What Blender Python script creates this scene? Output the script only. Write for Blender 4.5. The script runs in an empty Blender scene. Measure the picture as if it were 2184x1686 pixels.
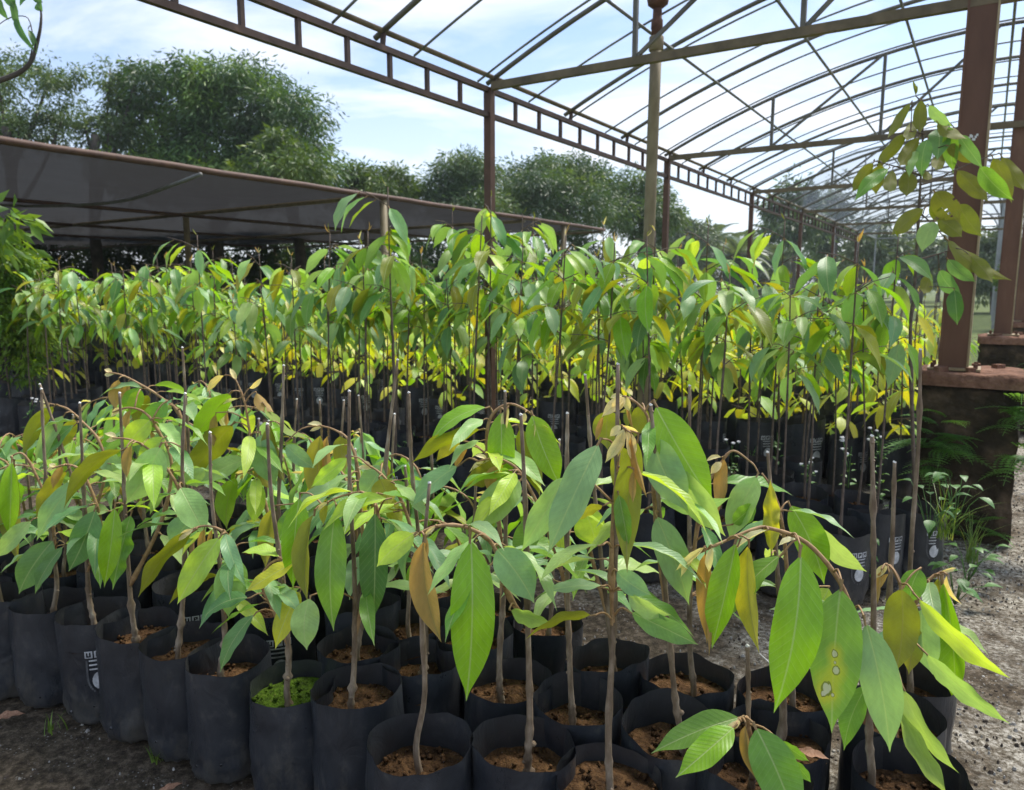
import bpy, math, random
from mathutils import Vector, Matrix, noise as mnoise
R = random.Random(11)
rad = math.radians
SC = bpy.context.scene
COL = SC.collection

# ------------------------------------------------------------------ camera, sky, sun, exposure
F, CX, CY, EYE = 1580., 1092., 843., 1.4          # photo measured on a 2184 x 1686 grid
PITCH = math.atan(230 / F)
AX = rad(32.52)                                    # heading of the nursery rows
cam_d = bpy.data.cameras.new('camera'); cam = bpy.data.objects.new('camera', cam_d); COL.objects.link(cam)
cam.location = (0, 0, EYE); cam.rotation_euler = (rad(90) - PITCH, 0, 0)
cam_d.sensor_width = 36; cam_d.lens = 36 * F / 2184; cam_d.clip_start = .05; cam_d.clip_end = 2000
cam_d.dof.use_dof = True; cam_d.dof.focus_distance = 1.75; cam_d.dof.aperture_fstop = 6.0
SC.camera = cam

SUN_AZ, SUN_EL = rad(48), rad(58)                  # azimuth from +Y towards +X
wd = bpy.data.worlds.new('World'); SC.world = wd; wd.use_nodes = True
def build_world():
    nt = wd.node_tree; nt.nodes.clear(); N = nt.nodes.new; K = nt.links.new
    out = N('ShaderNodeOutputWorld'); bg = N('ShaderNodeBackground'); bg.inputs[1].default_value = .088
    sky = N('ShaderNodeTexSky'); sky.sky_type = 'NISHITA'; sky.sun_disc = False
    sky.sun_elevation = SUN_EL; sky.sun_rotation = SUN_AZ; sky.air_density = 1.0; sky.dust_density = 1.2; sky.ozone_density = 4.0
    tc = N('ShaderNodeTexCoord'); sep = N('ShaderNodeSeparateXYZ'); K(tc.outputs['Generated'], sep.inputs[0])
    zp = N('ShaderNodeMath'); zp.operation = 'MAXIMUM'; K(sep.outputs[2], zp.inputs[0]); zp.inputs[1].default_value = 0.0
    za = N('ShaderNodeMath'); za.operation = 'ADD'; K(zp.outputs[0], za.inputs[0]); za.inputs[1].default_value = .22
    dx = N('ShaderNodeMath'); dx.operation = 'DIVIDE'; K(sep.outputs[0], dx.inputs[0]); K(za.outputs[0], dx.inputs[1])
    dy = N('ShaderNodeMath'); dy.operation = 'DIVIDE'; K(sep.outputs[1], dy.inputs[0]); K(za.outputs[0], dy.inputs[1])
    cmb = N('ShaderNodeCombineXYZ'); K(dx.outputs[0], cmb.inputs[0]); K(dy.outputs[0], cmb.inputs[1])
    mp = N('ShaderNodeMapping'); K(cmb.outputs[0], mp.inputs[0]); mp.inputs['Rotation'].default_value = (0, 0, rad(20)); mp.inputs['Scale'].default_value = (.75, 1.5, 1)
    mp.inputs['Location'].default_value = (3.1, 1.7, 0)
    n1 = N('ShaderNodeTexNoise'); K(mp.outputs[0], n1.inputs['Vector']); n1.inputs['Scale'].default_value = 1.5; n1.inputs['Detail'].default_value = 8; n1.inputs['Roughness'].default_value = .56; n1.inputs['Distortion'].default_value = .5
    rp = N('ShaderNodeValToRGB'); K(n1.outputs[0], rp.inputs[0]); rp.color_ramp.elements[0].position = .42; rp.color_ramp.elements[1].position = .66
    rp.color_ramp.elements[0].color = (.02, .02, .02, 1); rp.color_ramp.elements[1].color = (.97, .97, .97, 1)
    # thicker veil low down, as cloud layers do
    hz = N('ShaderNodeMapRange'); K(zp.outputs[0], hz.inputs[0]); hz.inputs[1].default_value = 0; hz.inputs[2].default_value = .34; hz.inputs[3].default_value = .7; hz.inputs[4].default_value = 0
    mx = N('ShaderNodeMath'); mx.operation = 'MAXIMUM'; K(rp.outputs[0], mx.inputs[0]); K(hz.outputs[0], mx.inputs[1])
    mix = N('ShaderNodeMixRGB'); K(mx.outputs[0], mix.inputs[0]); K(sky.outputs[0], mix.inputs[1])
    mix.inputs[2].default_value = (5.7, 5.95, 6.5, 1)
    K(mix.outputs[0], bg.inputs[0]); K(bg.outputs[0], out.inputs[0])
build_world()
sl = bpy.data.lights.new('sun', 'SUN'); so = bpy.data.objects.new('sun', sl); COL.objects.link(so)
sl.energy = 2.4; sl.angle = rad(20); sl.color = (1, .95, .86)
sd = Vector((math.sin(SUN_AZ) * math.cos(SUN_EL), math.cos(SUN_AZ) * math.cos(SUN_EL), math.sin(SUN_EL)))
so.rotation_euler = sd.to_track_quat('Z', 'Y').to_euler(); so.location = (0, 0, 30)
vs = SC.view_settings; vs.view_transform = 'Standard'; vs.look = 'None'; vs.exposure = 1.25; vs.gamma = 1; vs.use_curve_mapping = False
SC.cycles.max_bounces = 5; SC.cycles.diffuse_bounces = 3; SC.cycles.glossy_bounces = 2; SC.cycles.transparent_max_bounces = 8; SC.cycles.transmission_bounces = 4
SC.cycles.sample_clamp_indirect = 4

# ------------------------------------------------------------------ geometry helpers
cP, sP = math.cos(PITCH), math.sin(PITCH)
def ray(px, py):
    x = (px - CX) / F; u = -(py - CY) / F
    return Vector((x, cP + u * sP, -sP + u * cP))
def gp(px, py, z=0.):
    r = ray(px, py); t = (z - EYE) / r.z
    return Vector((r.x * t, r.y * t, z))
def atd(px, py, d):
    r = ray(px, py); return Vector((r.x * d, r.y * d, EYE + r.z * d))
def depth(p): return p[1] * cP - (p[2] - EYE) * sP
def proj_y(p):
    d = depth(p); return CY - F * (p[1] * sP + (p[2] - EYE) * cP) / d
CA, SA = math.cos(AX), math.sin(AX)
def W(u, v, z=0.): return Vector((u * CA + v * SA, -u * SA + v * CA, z))
def uv_of(p): return (p[0] * CA - p[1] * SA, p[0] * SA + p[1] * CA)

class MB:
    def __init__(s): s.v = []; s.f = []; s.m = []; s.uv = []
    def quad(s, idx, m=0): s.f.append(tuple(idx)); s.m.append(m)
    def box(s, c, size, rz=0., m=0, rot=None):
        M = rot if rot else Matrix.Rotation(rz, 3, 'Z'); c = Vector(c); b = len(s.v)
        for dz in (-.5, .5):
            for dx, dy in ((-.5, -.5), (.5, -.5), (.5, .5), (-.5, .5)):
                s.v.append(c + M @ Vector((dx * size[0], dy * size[1], dz * size[2])))
        for q in ((3, 2, 1, 0), (4, 5, 6, 7), (0, 1, 5, 4), (1, 2, 6, 5), (2, 3, 7, 6), (3, 0, 4, 7)):
            s.quad([b + i for i in q], m)
    def bar(s, a, b_, w, h, m=0, up=(0, 0, 1)):
        a = Vector(a); b_ = Vector(b_); d = (b_ - a); L = d.length; d.normalize()
        x = d.cross(Vector(up))
        if x.length < 1e-4: x = d.cross(Vector((1, 0, 0)))
        x.normalize(); y = x.cross(d); b = len(s.v)
        for p in (a, b_):
            for i, j in ((-1, -1), (1, -1), (1, 1), (-1, 1)): s.v.append(p + x * (i * w / 2) + y * (j * h / 2))
        for q in ((3, 2, 1, 0), (4, 5, 6, 7), (0, 1, 5, 4), (1, 2, 6, 5), (2, 3, 7, 6), (3, 0, 4, 7)): s.quad([b + i for i in q], m)
    def tube(s, pts, r, n=8, m=0, cap=True):
        pts = [Vector(p) for p in pts]; k = len(pts); rr = r if isinstance(r, (list, tuple)) else [r] * k
        prev = None; b = len(s.v)
        for i in range(k):
            t = (pts[min(i + 1, k - 1)] - pts[max(i - 1, 0)]); t.normalize()
            if prev is None:
                prev = t.cross(Vector((0, 0, 1)))
                if prev.length < 1e-3: prev = Vector((1, 0, 0))
            x = prev - t * prev.dot(t); x.normalize(); prev = x; y = t.cross(x)
            for j in range(n):
                a = 2 * math.pi * j / n; s.v.append(pts[i] + (x * math.cos(a) + y * math.sin(a)) * rr[i])
        for i in range(k - 1):
            for j in range(n):
                j2 = (j + 1) % n; s.quad((b + i * n + j, b + i * n + j2, b + (i + 1) * n + j2, b + (i + 1) * n + j), m)
        if cap:
            s.quad([b + j for j in range(n)][::-1], m); s.quad([b + (k - 1) * n + j for j in range(n)], m)
    def lathe(s, prof, n=24, m=0, fn=None, close=False):
        b = len(s.v)
        for i, (r, z) in enumerate(prof):
            for j in range(n):
                a = 2 * math.pi * j / n; p = Vector((r * math.cos(a), r * math.sin(a), z))
                s.v.append(fn(p, a, i) if fn else p)
        for i in range(len(prof) - 1):
            for j in range(n):
                j2 = (j + 1) % n; s.quad((b + i * n + j, b + i * n + j2, b + (i + 1) * n + j2, b + (i + 1) * n + j), m)
        if close: s.quad([b + (len(prof) - 1) * n + j for j in range(n)], m)
    def mesh(s, name, mats, smooth=True):
        me = bpy.data.meshes.new(name); me.from_pydata([tuple(v) for v in s.v], [], s.f)
        for mt in mats: me.materials.append(mt)
        if len(mats) > 1: me.polygons.foreach_set('material_index', s.m)
        me.polygons.foreach_set('use_smooth', [smooth] * len(s.f))
        me.update(); return me

def catmull(pts, sub=4):
    pts = [Vector(p) for p in pts]; o = []
    for i in range(len(pts) - 1):
        p0 = pts[max(i - 1, 0)]; p1 = pts[i]; p2 = pts[i + 1]; p3 = pts[min(i + 2, len(pts) - 1)]
        for k in range(sub):
            t = k / sub
            o.append(.5 * ((2 * p1) + (p2 - p0) * t + (2 * p0 - 5 * p1 + 4 * p2 - p3) * t * t + (3 * p1 - p0 - 3 * p2 + p3) * t ** 3))
    o.append(pts[-1]); return o

def ob(name, me, parent=None, mat=None, color=None):
    o = bpy.data.objects.new(name, me); COL.objects.link(o)
    if parent is not None: o.parent = parent
    if mat is not None: o.matrix_basis = mat
    if color is not None: o.color = color
    return o
def thing(name, label, cat, loc=(0, 0, 0), rz=0., group=None, scale=1.):
    o = bpy.data.objects.new(name, None); COL.objects.link(o); o.empty_display_size = .1
    o.location = loc; o.rotation_euler = (0, 0, rz); o.scale = (scale,) * 3
    o['label'] = label; o['category'] = cat
    if group: o['group'] = group
    return o
def tag(o, label, cat, group=None):
    o['label'] = label; o['category'] = cat
    if group: o['group'] = group
    return o

# ------------------------------------------------------------------ materials
def newmat(name):
    m = bpy.data.materials.new(name); m.use_nodes = True; nt = m.node_tree; nt.nodes.clear()
    return m, nt, nt.nodes.new, nt.links.new
def ramp(N, stops):
    r = N('ShaderNodeValToRGB'); e = r.color_ramp.elements
    while len(e) < len(stops): e.new(.5)
    for i, (p, c) in enumerate(stops): e[i].position = p; e[i].color = (c[0], c[1], c[2], 1)
    return r
def noisy(name, stops, scale=5., detail=6, rough=.7, bump=.0, bscale=None, spec=.4, rough2=None, metal=0., coord='Object', stretch=None, bdist=.01):
    m, nt, N, K = newmat(name)
    out = N('ShaderNodeOutputMaterial'); p = N('ShaderNodeBsdfPrincipled'); K(p.outputs[0], out.inputs[0])
    tc = N('ShaderNodeTexCoord'); src = tc.outputs[coord]
    if stretch:
        mp = N('ShaderNodeMapping'); mp.inputs['Scale'].default_value = stretch; K(src, mp.inputs[0]); src = mp.outputs[0]
    oi = N('ShaderNodeObjectInfo'); ad = N('ShaderNodeVectorMath'); ad.operation = 'ADD'
    sc = N('ShaderNodeVectorMath'); sc.operation = 'SCALE'; sc.inputs[0].default_value = (13, 7, 5); K(oi.outputs['Random'], sc.inputs['Scale'])
    K(src, ad.inputs[0]); K(sc.outputs[0], ad.inputs[1])
    n = N('ShaderNodeTexNoise'); n.inputs['Scale'].default_value = scale; n.inputs['Detail'].default_value = detail; n.inputs['Roughness'].default_value = .62; K(ad.outputs[0], n.inputs['Vector'])
    r = ramp(N, stops); K(n.outputs[0], r.inputs[0]); K(r.outputs[0], p.inputs['Base Color'])
    p.inputs['Roughness'].default_value = rough; p.inputs['Specular IOR Level'].default_value = spec; p.inputs['Metallic'].default_value = metal
    if bump:
        n2 = N('ShaderNodeTexNoise'); n2.inputs['Scale'].default_value = bscale or scale * 3; n2.inputs['Detail'].default_value = 5; K(ad.outputs[0], n2.inputs['Vector'])
        b = N('ShaderNodeBump'); b.inputs['Strength'].default_value = bump; b.inputs['Distance'].default_value = bdist; K(n2.outputs[0], b.inputs['Height']); K(b.outputs[0], p.inputs['Normal'])
    return m

def leaf_material(name, spots=False, rough=.40):
    """two sided leaf: green glossy face, coppery felted back, light shining through; colour from the leaf itself"""
    m, nt, N, K = newmat(name)
    out = N('ShaderNodeOutputMaterial'); tc = N('ShaderNodeTexCoord'); oi = N('ShaderNodeObjectInfo')
    def math_(op, a, b=None):
        n = N('ShaderNodeMath'); n.operation = op
        for i, x in enumerate((a, b)):
            if x is None: continue
            if isinstance(x, (int, float)): n.inputs[i].default_value = x
            else: K(x, n.inputs[i])
        return n.outputs[0]
    def mixc(f, a, b, mode='MIX'):
        n = N('ShaderNodeMixRGB'); n.blend_type = mode
        for i, x in enumerate((f, a, b)):
            if isinstance(x, (int, float)): n.inputs[i].default_value = x
            elif isinstance(x, tuple): n.inputs[i].default_value = x
            else: K(x, n.inputs[i])
        return n.outputs[0]
    uvn = N('ShaderNodeSeparateXYZ'); K(tc.outputs['UV'], uvn.inputs[0])
    sx = math_('ABSOLUTE', math_('SUBTRACT', uvn.outputs[0], .5)); t = uvn.outputs[1]
    rib = N('ShaderNodeMapRange'); K(sx, rib.inputs[0]); rib.inputs[1].default_value = .008; rib.inputs[2].default_value = .028; rib.inputs[3].default_value = 1; rib.inputs[4].default_value = 0
    ph = math_('MULTIPLY', math_('SUBTRACT', t, math_('MULTIPLY', sx, .34)), 92)
    wv = math_('SINE', ph)
    vein = N('ShaderNodeMapRange'); K(wv, vein.inputs[0]); vein.inputs[1].default_value = .90; vein.inputs[2].default_value = 1; vein.inputs[3].default_value = 0; vein.inputs[4].default_value = 1
    nz = N('ShaderNodeTexNoise'); nz.inputs['Scale'].default_value = 9; nz.inputs['Detail'].default_value = 4
    ad = N('ShaderNodeVectorMath'); ad.operation = 'ADD'; K(tc.outputs['UV'], ad.inputs[0]); cb = N('ShaderNodeCombineXYZ'); K(math_('MULTIPLY', oi.outputs['Random'], 37), cb.inputs[2]); K(cb.outputs[0], ad.inputs[1]); K(ad.outputs[0], nz.inputs['Vector'])
    nr = N('ShaderNodeMapRange'); K(nz.outputs[0], nr.inputs[0]); nr.inputs[1].default_value = .3; nr.inputs[2].default_value = .7; nr.inputs[3].default_value = .92; nr.inputs[4].default_value = 1.08
    hs = N('ShaderNodeHueSaturation'); K(oi.outputs['Color'], hs.inputs['Color']); K(nr.outputs[0], hs.inputs['Value'])
    top = hs.outputs[0]
    top = mixc(math_('MULTIPLY', vein.outputs[0], .30), top, (.40, .56, .20, 1))
    top = mixc(math_('MULTIPLY', rib.outputs[0], .75), top, (.50, .60, .24, 1))
    # small blemishes
    nb = N('ShaderNodeTexNoise'); nb.inputs['Scale'].default_value = 26; nb.inputs['Detail'].default_value = 2; K(ad.outputs[0], nb.inputs['Vector'])
    bl = N('ShaderNodeMapRange'); K(nb.outputs[0], bl.inputs[0]); bl.inputs[1].default_value = .70; bl.inputs[2].default_value = .76; bl.inputs[3].default_value = 0; bl.inputs[4].default_value = .45
    top = mixc(bl.outputs[0], top, (.42, .38, .12, 1))
    trans_top = None
    if spots:
        SP = ((.50, .45, .040), (.485, .51, .018), (.455, .565, .048), (.62, .70, .070), (.50, .735, .020), (.68, .735, .036))
        nv = N('ShaderNodeVectorMath'); nv.operation = 'MULTIPLY'; K(tc.outputs['UV'], nv.inputs[0]); nv.inputs[1].default_value = (.62, 1.35, 0)
        n3 = N('ShaderNodeTexNoise'); n3.inputs['Scale'].default_value = 16; K(tc.outputs['UV'], n3.inputs['Vector'])
        dist = []
        for (cx, cy, r) in SP:
            d = N('ShaderNodeVectorMath'); d.operation = 'DISTANCE'; K(nv.outputs[0], d.inputs[0]); d.inputs[1].default_value = (cx * .62, cy * 1.35, 0)
            dist.append(math_('ADD', d.outputs['Value'], math_('MULTIPLY', math_('SUBTRACT', n3.outputs[0], .5), r * .8)))
        for fr, fs, colr, amt in ((3.2, 2.4, (.80, .62, .03, 1), .85), (1.05, .10, (.15, .045, .02, 1), 1.), (.78, .10, (.78, .62, .54, 1), 1.)):
            for (cx, cy, r), dd in zip(SP, dist):
                mr = N('ShaderNodeMapRange'); K(dd, mr.inputs[0]); mr.inputs[1].default_value = r * (fr - fs); mr.inputs[2].default_value = r * fr; mr.inputs[3].default_value = amt; mr.inputs[4].default_value = 0
                top = mixc(mr.outputs[0], top, colr)
    und = mixc(.42, top, (.33, .27, .06, 1))
    und = mixc(math_('MULTIPLY', rib.outputs[0], .55), und, (.20, .11, .03, 1))
    und = mixc(math_('MULTIPLY', vein.outputs[0], .2), und, (.18, .11, .03, 1))
    geo = N('ShaderNodeNewGeometry')
    col = mixc(geo.outputs['Backfacing'], top, und)
    p = N('ShaderNodeBsdfPrincipled'); K(col, p.inputs['Base Color'])
    rg = N('ShaderNodeMapRange'); K(geo.outputs['Backfacing'], rg.inputs[0]); rg.inputs[3].default_value = rough; rg.inputs[4].default_value = .62; K(rg.outputs[0], p.inputs['Roughness'])
    p.inputs['Specular IOR Level'].default_value = .5
    tr = N('ShaderNodeBsdfTranslucent')
    K(mixc(.6, hs.outputs[0], mixc(1., hs.outputs[0], (1.9, 1.75, .35, 1), 'MULTIPLY')), tr.inputs[0])
    hgt = math_('ADD', math_('MULTIPLY', vein.outputs[0], -.5), math_('ADD', math_('MULTIPLY', rib.outputs[0], -1.2), math_('MULTIPLY', wv, .25)))
    bp = N('ShaderNodeBump'); bp.inputs['Strength'].default_value = .30; bp.inputs['Distance'].default_value = .002; K(hgt, bp.inputs['Height']); K(bp.outputs[0], p.inputs['Normal'])
    mx = N('ShaderNodeMixShader'); mx.inputs[0].default_value = .40; K(p.outputs[0], mx.inputs[1]); K(tr.outputs[0], mx.inputs[2]); K(mx.outputs[0], out.inputs[0])
    return m

def foliage_material(name, c1, c2, c3, transl=.35, scale=1.2):
    m, nt, N, K = newmat(name)
    out = N('ShaderNodeOutputMaterial'); tc = N('ShaderNodeTexCoord')
    n = N('ShaderNodeTexNoise'); n.inputs['Scale'].default_value = scale; n.inputs['Detail'].default_value = 3; K(tc.outputs['Object'], n.inputs['Vector'])
    r = ramp(N, ((.36, c1), (.52, c2), (.66, c3))); K(n.outputs[0], r.inputs[0])
    p = N('ShaderNodeBsdfPrincipled'); K(r.outputs[0], p.inputs['Base Color']); p.inputs['Roughness'].default_value = .45
    t = N('ShaderNodeBsdfTranslucent'); mu = N('ShaderNodeMixRGB'); mu.blend_type = 'MULTIPLY'; mu.inputs[0].default_value = 1; K(r.outputs[0], mu.inputs[1]); mu.inputs[2].default_value = (1.8, 1.5, .6, 1); K(mu.outputs[0], t.inputs[0])
    mx = N('ShaderNodeMixShader'); mx.inputs[0].default_value = transl; K(p.outputs[0], mx.inputs[1]); K(t.outputs[0], mx.inputs[2]); K(mx.outputs[0], out.inputs[0])
    return m

M = {}
M['leaf'] = leaf_material('leaf'); M['leaf_spotted'] = leaf_material('leaf_spotted', True)
M['petiole'] = noisy('petiole', ((.3, (.20, .12, .045)), (.7, (.34, .23, .10))), 30, rough=.6)
M['bark'] = noisy('bark', ((.30, (.085, .056, .032)), (.48, (.20, .143, .092)), (.62, (.31, .24, .17)), (.78, (.52, .46, .38))), 38, rough=.8, bump=.6, bscale=90, stretch=(1, 1, .35), bdist=.004)
M['scion'] = noisy('scion', ((.3, (.22, .12, .05)), (.7, (.46, .30, .15))), 40, rough=.65, bump=.3, bdist=.002)
M['dark_stem'] = noisy('dark_stem', ((.3, (.07, .05, .038)), (.7, (.20, .15, .115))), 30, rough=.8, bump=.4, bdist=.003)
M['cut'] = noisy('cut_wood', ((.3, (.72, .70, .64)), (.7, (.88, .87, .83))), 90, rough=.6)
M['soil'] = noisy('potting_soil', ((.28, (.018, .011, .007)), (.5, (.085, .046, .022)), (.74, (.20, .11, .05))), 22, rough=.95, bump=1, bscale=75, bdist=.02, spec=.1)
M['moss'] = noisy('moss', ((.3, (.03, .05, .008)), (.6, (.09, .16, .015)), (.8, (.20, .15, .06))), 40, rough=.95, bump=1, bscale=120, bdist=.015, spec=.1)
def bag_material(name, dust):
    m, nt, N, K = newmat(name)
    out = N('ShaderNodeOutputMaterial'); p = N('ShaderNodeBsdfPrincipled'); K(p.outputs[0], out.inputs[0]); tc = N('ShaderNodeTexCoord'); oi = N('ShaderNodeObjectInfo')
    sc = N('ShaderNodeVectorMath'); sc.operation = 'SCALE'; sc.inputs[0].default_value = (13, 7, 5); K(oi.outputs['Random'], sc.inputs['Scale']); ad = N('ShaderNodeVectorMath'); ad.operation = 'ADD'; K(tc.outputs['Object'], ad.inputs[0]); K(sc.outputs[0], ad.inputs[1])
    n = N('ShaderNodeTexNoise'); n.inputs['Scale'].default_value = 9; n.inputs['Detail'].default_value = 8; n.inputs['Roughness'].default_value = .66; K(ad.outputs[0], n.inputs['Vector'])
    r = ramp(N, ((.38, (.015, .0185, .026)), (.60, (.031, .036, .045)), (.78, (.105, .10, .09)))); K(n.outputs[0], r.inputs[0])
    sep = N('ShaderNodeSeparateXYZ'); K(tc.outputs['Object'], sep.inputs[0])
    sm = N('ShaderNodeTexNoise'); sm.inputs['Scale'].default_value = 11; sm.inputs['Detail'].default_value = 10; sm.inputs['Roughness'].default_value = .8; mp = N('ShaderNodeMapping'); mp.inputs['Scale'].default_value = (1, 1, .55); K(ad.outputs[0], mp.inputs[0]); K(mp.outputs[0], sm.inputs['Vector'])
    # splashed mud low on the bag
    mr = N('ShaderNodeMapRange'); K(sep.outputs[2], mr.inputs[0]); mr.inputs[1].default_value = .0; mr.inputs[2].default_value = .20; mr.inputs[3].default_value = .10; mr.inputs[4].default_value = -.10
    sa = N('ShaderNodeMath'); sa.operation = 'ADD'; K(sm.outputs[0], sa.inputs[0]); K(mr.outputs[0], sa.inputs[1])
    dm = N('ShaderNodeMapRange'); K(sa.outputs[0], dm.inputs[0]); dm.inputs[1].default_value = .47; dm.inputs[2].default_value = .66; dm.inputs[3].default_value = dust * .3; dm.inputs[4].default_value = min(1, .42 + dust)
    mx = N('ShaderNodeMixRGB'); K(dm.outputs[0], mx.inputs[0]); K(r.outputs[0], mx.inputs[1]); mx.inputs[2].default_value = (.12, .108, .085, 1); K(mx.outputs[0], p.inputs['Base Color'])
    rr = N('ShaderNodeMapRange'); K(sm.outputs[0], rr.inputs[0]); rr.inputs[1].default_value = .3; rr.inputs[2].default_value = .7; rr.inputs[3].default_value = .22; rr.inputs[4].default_value = .50; K(rr.outputs[0], p.inputs['Roughness'])
    p.inputs['Specular IOR Level'].default_value = .55
    n2 = N('ShaderNodeTexNoise'); n2.inputs['Scale'].default_value = 15; n2.inputs['Detail'].default_value = 7; n2.inputs['Distortion'].default_value = 1.2; K(mp.outputs[0], n2.inputs['Vector'])
    b = N('ShaderNodeBump'); b.inputs['Strength'].default_value = .8; b.inputs['Distance'].default_value = .007; K(n2.outputs[0], b.inputs['Height']); K(b.outputs[0], p.inputs['Normal'])
    return m
M['bag'] = bag_material('black_polythene', .16); M['bag_in'] = bag_material('dusty_polythene', .50)
M['hole'] = noisy('hole', ((.3, (.002, .002, .002)), (.7, (.004, .004, .004))), 30, rough=.9)
M['print'] = noisy('white_print', ((.32, (.30, .31, .32)), (.6, (.62, .63, .64))), 30, rough=.6)
M['print_grey'] = noisy('grey_print', ((.3, (.05, .053, .06)), (.7, (.13, .135, .14))), 30, rough=.6)
M['steel'] = noisy('painted_steel', ((.3, (.035, .018, .013)), (.6, (.07, .038, .027)), (.8, (.13, .07, .043))), 9, rough=.6, bump=.15)
M['post'] = noisy('red_oxide_post', ((.3, (.06, .027, .017)), (.6, (.10, .050, .031)), (.8, (.17, .085, .05))), 7, rough=.65, bump=.15)
M['galv'] = noisy('galvanised_tube', ((.3, (.12, .125, .12)), (.6, (.22, .225, .215)), (.8, (.30, .26, .19))), 6, rough=.5, metal=.3)
M['olive_steel'] = noisy('weathered_tube', ((.3, (.085, .065, .035)), (.6, (.165, .125, .07)), (.8, (.22, .13, .07))), 7, rough=.6)
M['column'] = noisy('oxide_column', ((.3, (.09, .040, .022)), (.55, (.135, .064, .036)), (.8, (.21, .12, .065))), 5, rough=.6, bump=.2, stretch=(1, 1, .25))
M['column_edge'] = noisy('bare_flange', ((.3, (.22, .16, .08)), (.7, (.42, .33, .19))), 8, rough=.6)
M['concrete'] = noisy('mossy_concrete', ((.30, (.012, .010, .007)), (.50, (.045, .034, .022)), (.64, (.10, .07, .045)), (.8, (.20, .14, .09))), 6, rough=.95, bump=1, bscale=22, bdist=.03, spec=.15)
M['brick_cap'] = noisy('crumbled_cap', ((.3, (.10, .05, .032)), (.6, (.24, .13, .085)), (.8, (.34, .24, .17))), 14, rough=.95, bump=1, bscale=40, bdist=.02, spec=.15)
M['bamboo'] = noisy('weathered_pipe', ((.25, (.11, .085, .042)), (.5, (.22, .175, .095)), (.78, (.32, .27, .165))), 8, rough=.65, stretch=(1, 1, .4), bump=.2)
M['rust'] = noisy('rust', ((.3, (.05, .022, .013)), (.7, (.15, .07, .04))), 22, rough=.85, bump=.5)
M['bird_white'] = noisy('white_fleck', ((.3, (.6, .6, .58)), (.7, (.8, .8, .78))), 22, rough=.85)
M['weed'] = foliage_material('weed_leaf', (.05, .13, .03), (.10, .24, .06), (.18, .34, .10), .3, 30)
M['grass'] = foliage_material('grass_blade', (.10, .18, .03), (.17, .29, .05), (.30, .36, .10), .3, 20)
M['fern'] = foliage_material('fern', (.07, .17, .04), (.14, .32, .07), (.22, .44, .11), .35, 12)
M['flower'] = noisy('white_floret', ((.3, (.62, .62, .66)), (.7, (.82, .82, .84))), 60, rough=.8)
M['trunk'] = noisy('tree_bark', ((.3, (.04, .032, .025)), (.7, (.12, .10, .08))), 4, rough=.9, bump=.6)
M['mango'] = foliage_material('mango_leaves', (0.028, 0.070, 0.017), (0.056, 0.132, 0.026), (0.171, 0.307, 0.041), .3, .7)
M['airy'] = foliage_material('airy_leaves', (0.049, 0.091, 0.028), (0.084, 0.154, 0.042), (0.169, 0.246, 0.069), .35, .8)
M['far_tree'] = foliage_material('far_leaves', (0.033, 0.075, 0.026), (0.063, 0.128, 0.038), (0.124, 0.206, 0.053), .3, .6)
M['bush'] = foliage_material('bright_leaves', (.07, .16, .02), (.15, .28, .03), (.26, .40, .05), .4, 3)
M['bush2'] = foliage_material('light_mango_leaves', (.04, .085, .015), (.085, .16, .025), (.16, .25, .035), .35, .8)
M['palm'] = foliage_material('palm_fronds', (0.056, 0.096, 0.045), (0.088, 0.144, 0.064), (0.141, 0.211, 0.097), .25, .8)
M['dead_leaf'] = noisy('dead_leaf', ((.3, (.22, .10, .05)), (.7, (.42, .24, .15))), 20, rough=.7)
M['hose'] = noisy('grey_hose', ((.3, (.11, .11, .10)), (.7, (.20, .20, .19))), 12, rough=.6)

def net_material(name, base, tl, opacity):
    m, nt, N, K = newmat(name); out = N('ShaderNodeOutputMaterial')
    tc = N('ShaderNodeTexCoord'); n = N('ShaderNodeTexNoise'); n.inputs['Scale'].default_value = 1.6; n.inputs['Detail'].default_value = 5; K(tc.outputs['Object'], n.inputs['Vector'])
    r = ramp(N, ((.3, tuple(b * .75 for b in base)), (.7, tuple(b * 1.3 for b in base)))); K(n.outputs[0], r.inputs[0])
    d = N('ShaderNodeBsdfDiffuse'); K(r.outputs[0], d.inputs[0]); t = N('ShaderNodeBsdfTranslucent'); t.inputs[0].default_value = (*tl, 1)
    a = N('ShaderNodeAddShader'); K(d.outputs[0], a.inputs[0]); K(t.outputs[0], a.inputs[1])
    tp = N('ShaderNodeBsdfTransparent'); mx = N('ShaderNodeMixShader'); mx.inputs[0].default_value = opacity; K(tp.outputs[0], mx.inputs[1]); K(a.outputs[0], mx.inputs[2]); K(mx.outputs[0], out.inputs[0])
    return m
M['shade_net'] = net_material('black_shade_net', (.018, .02, .024), (.017, .0165, .0165), .985)
M['grey_net'] = net_material('grey_insect_net', (.16, .17, .20), (.22, .23, .27), .42)

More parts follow.
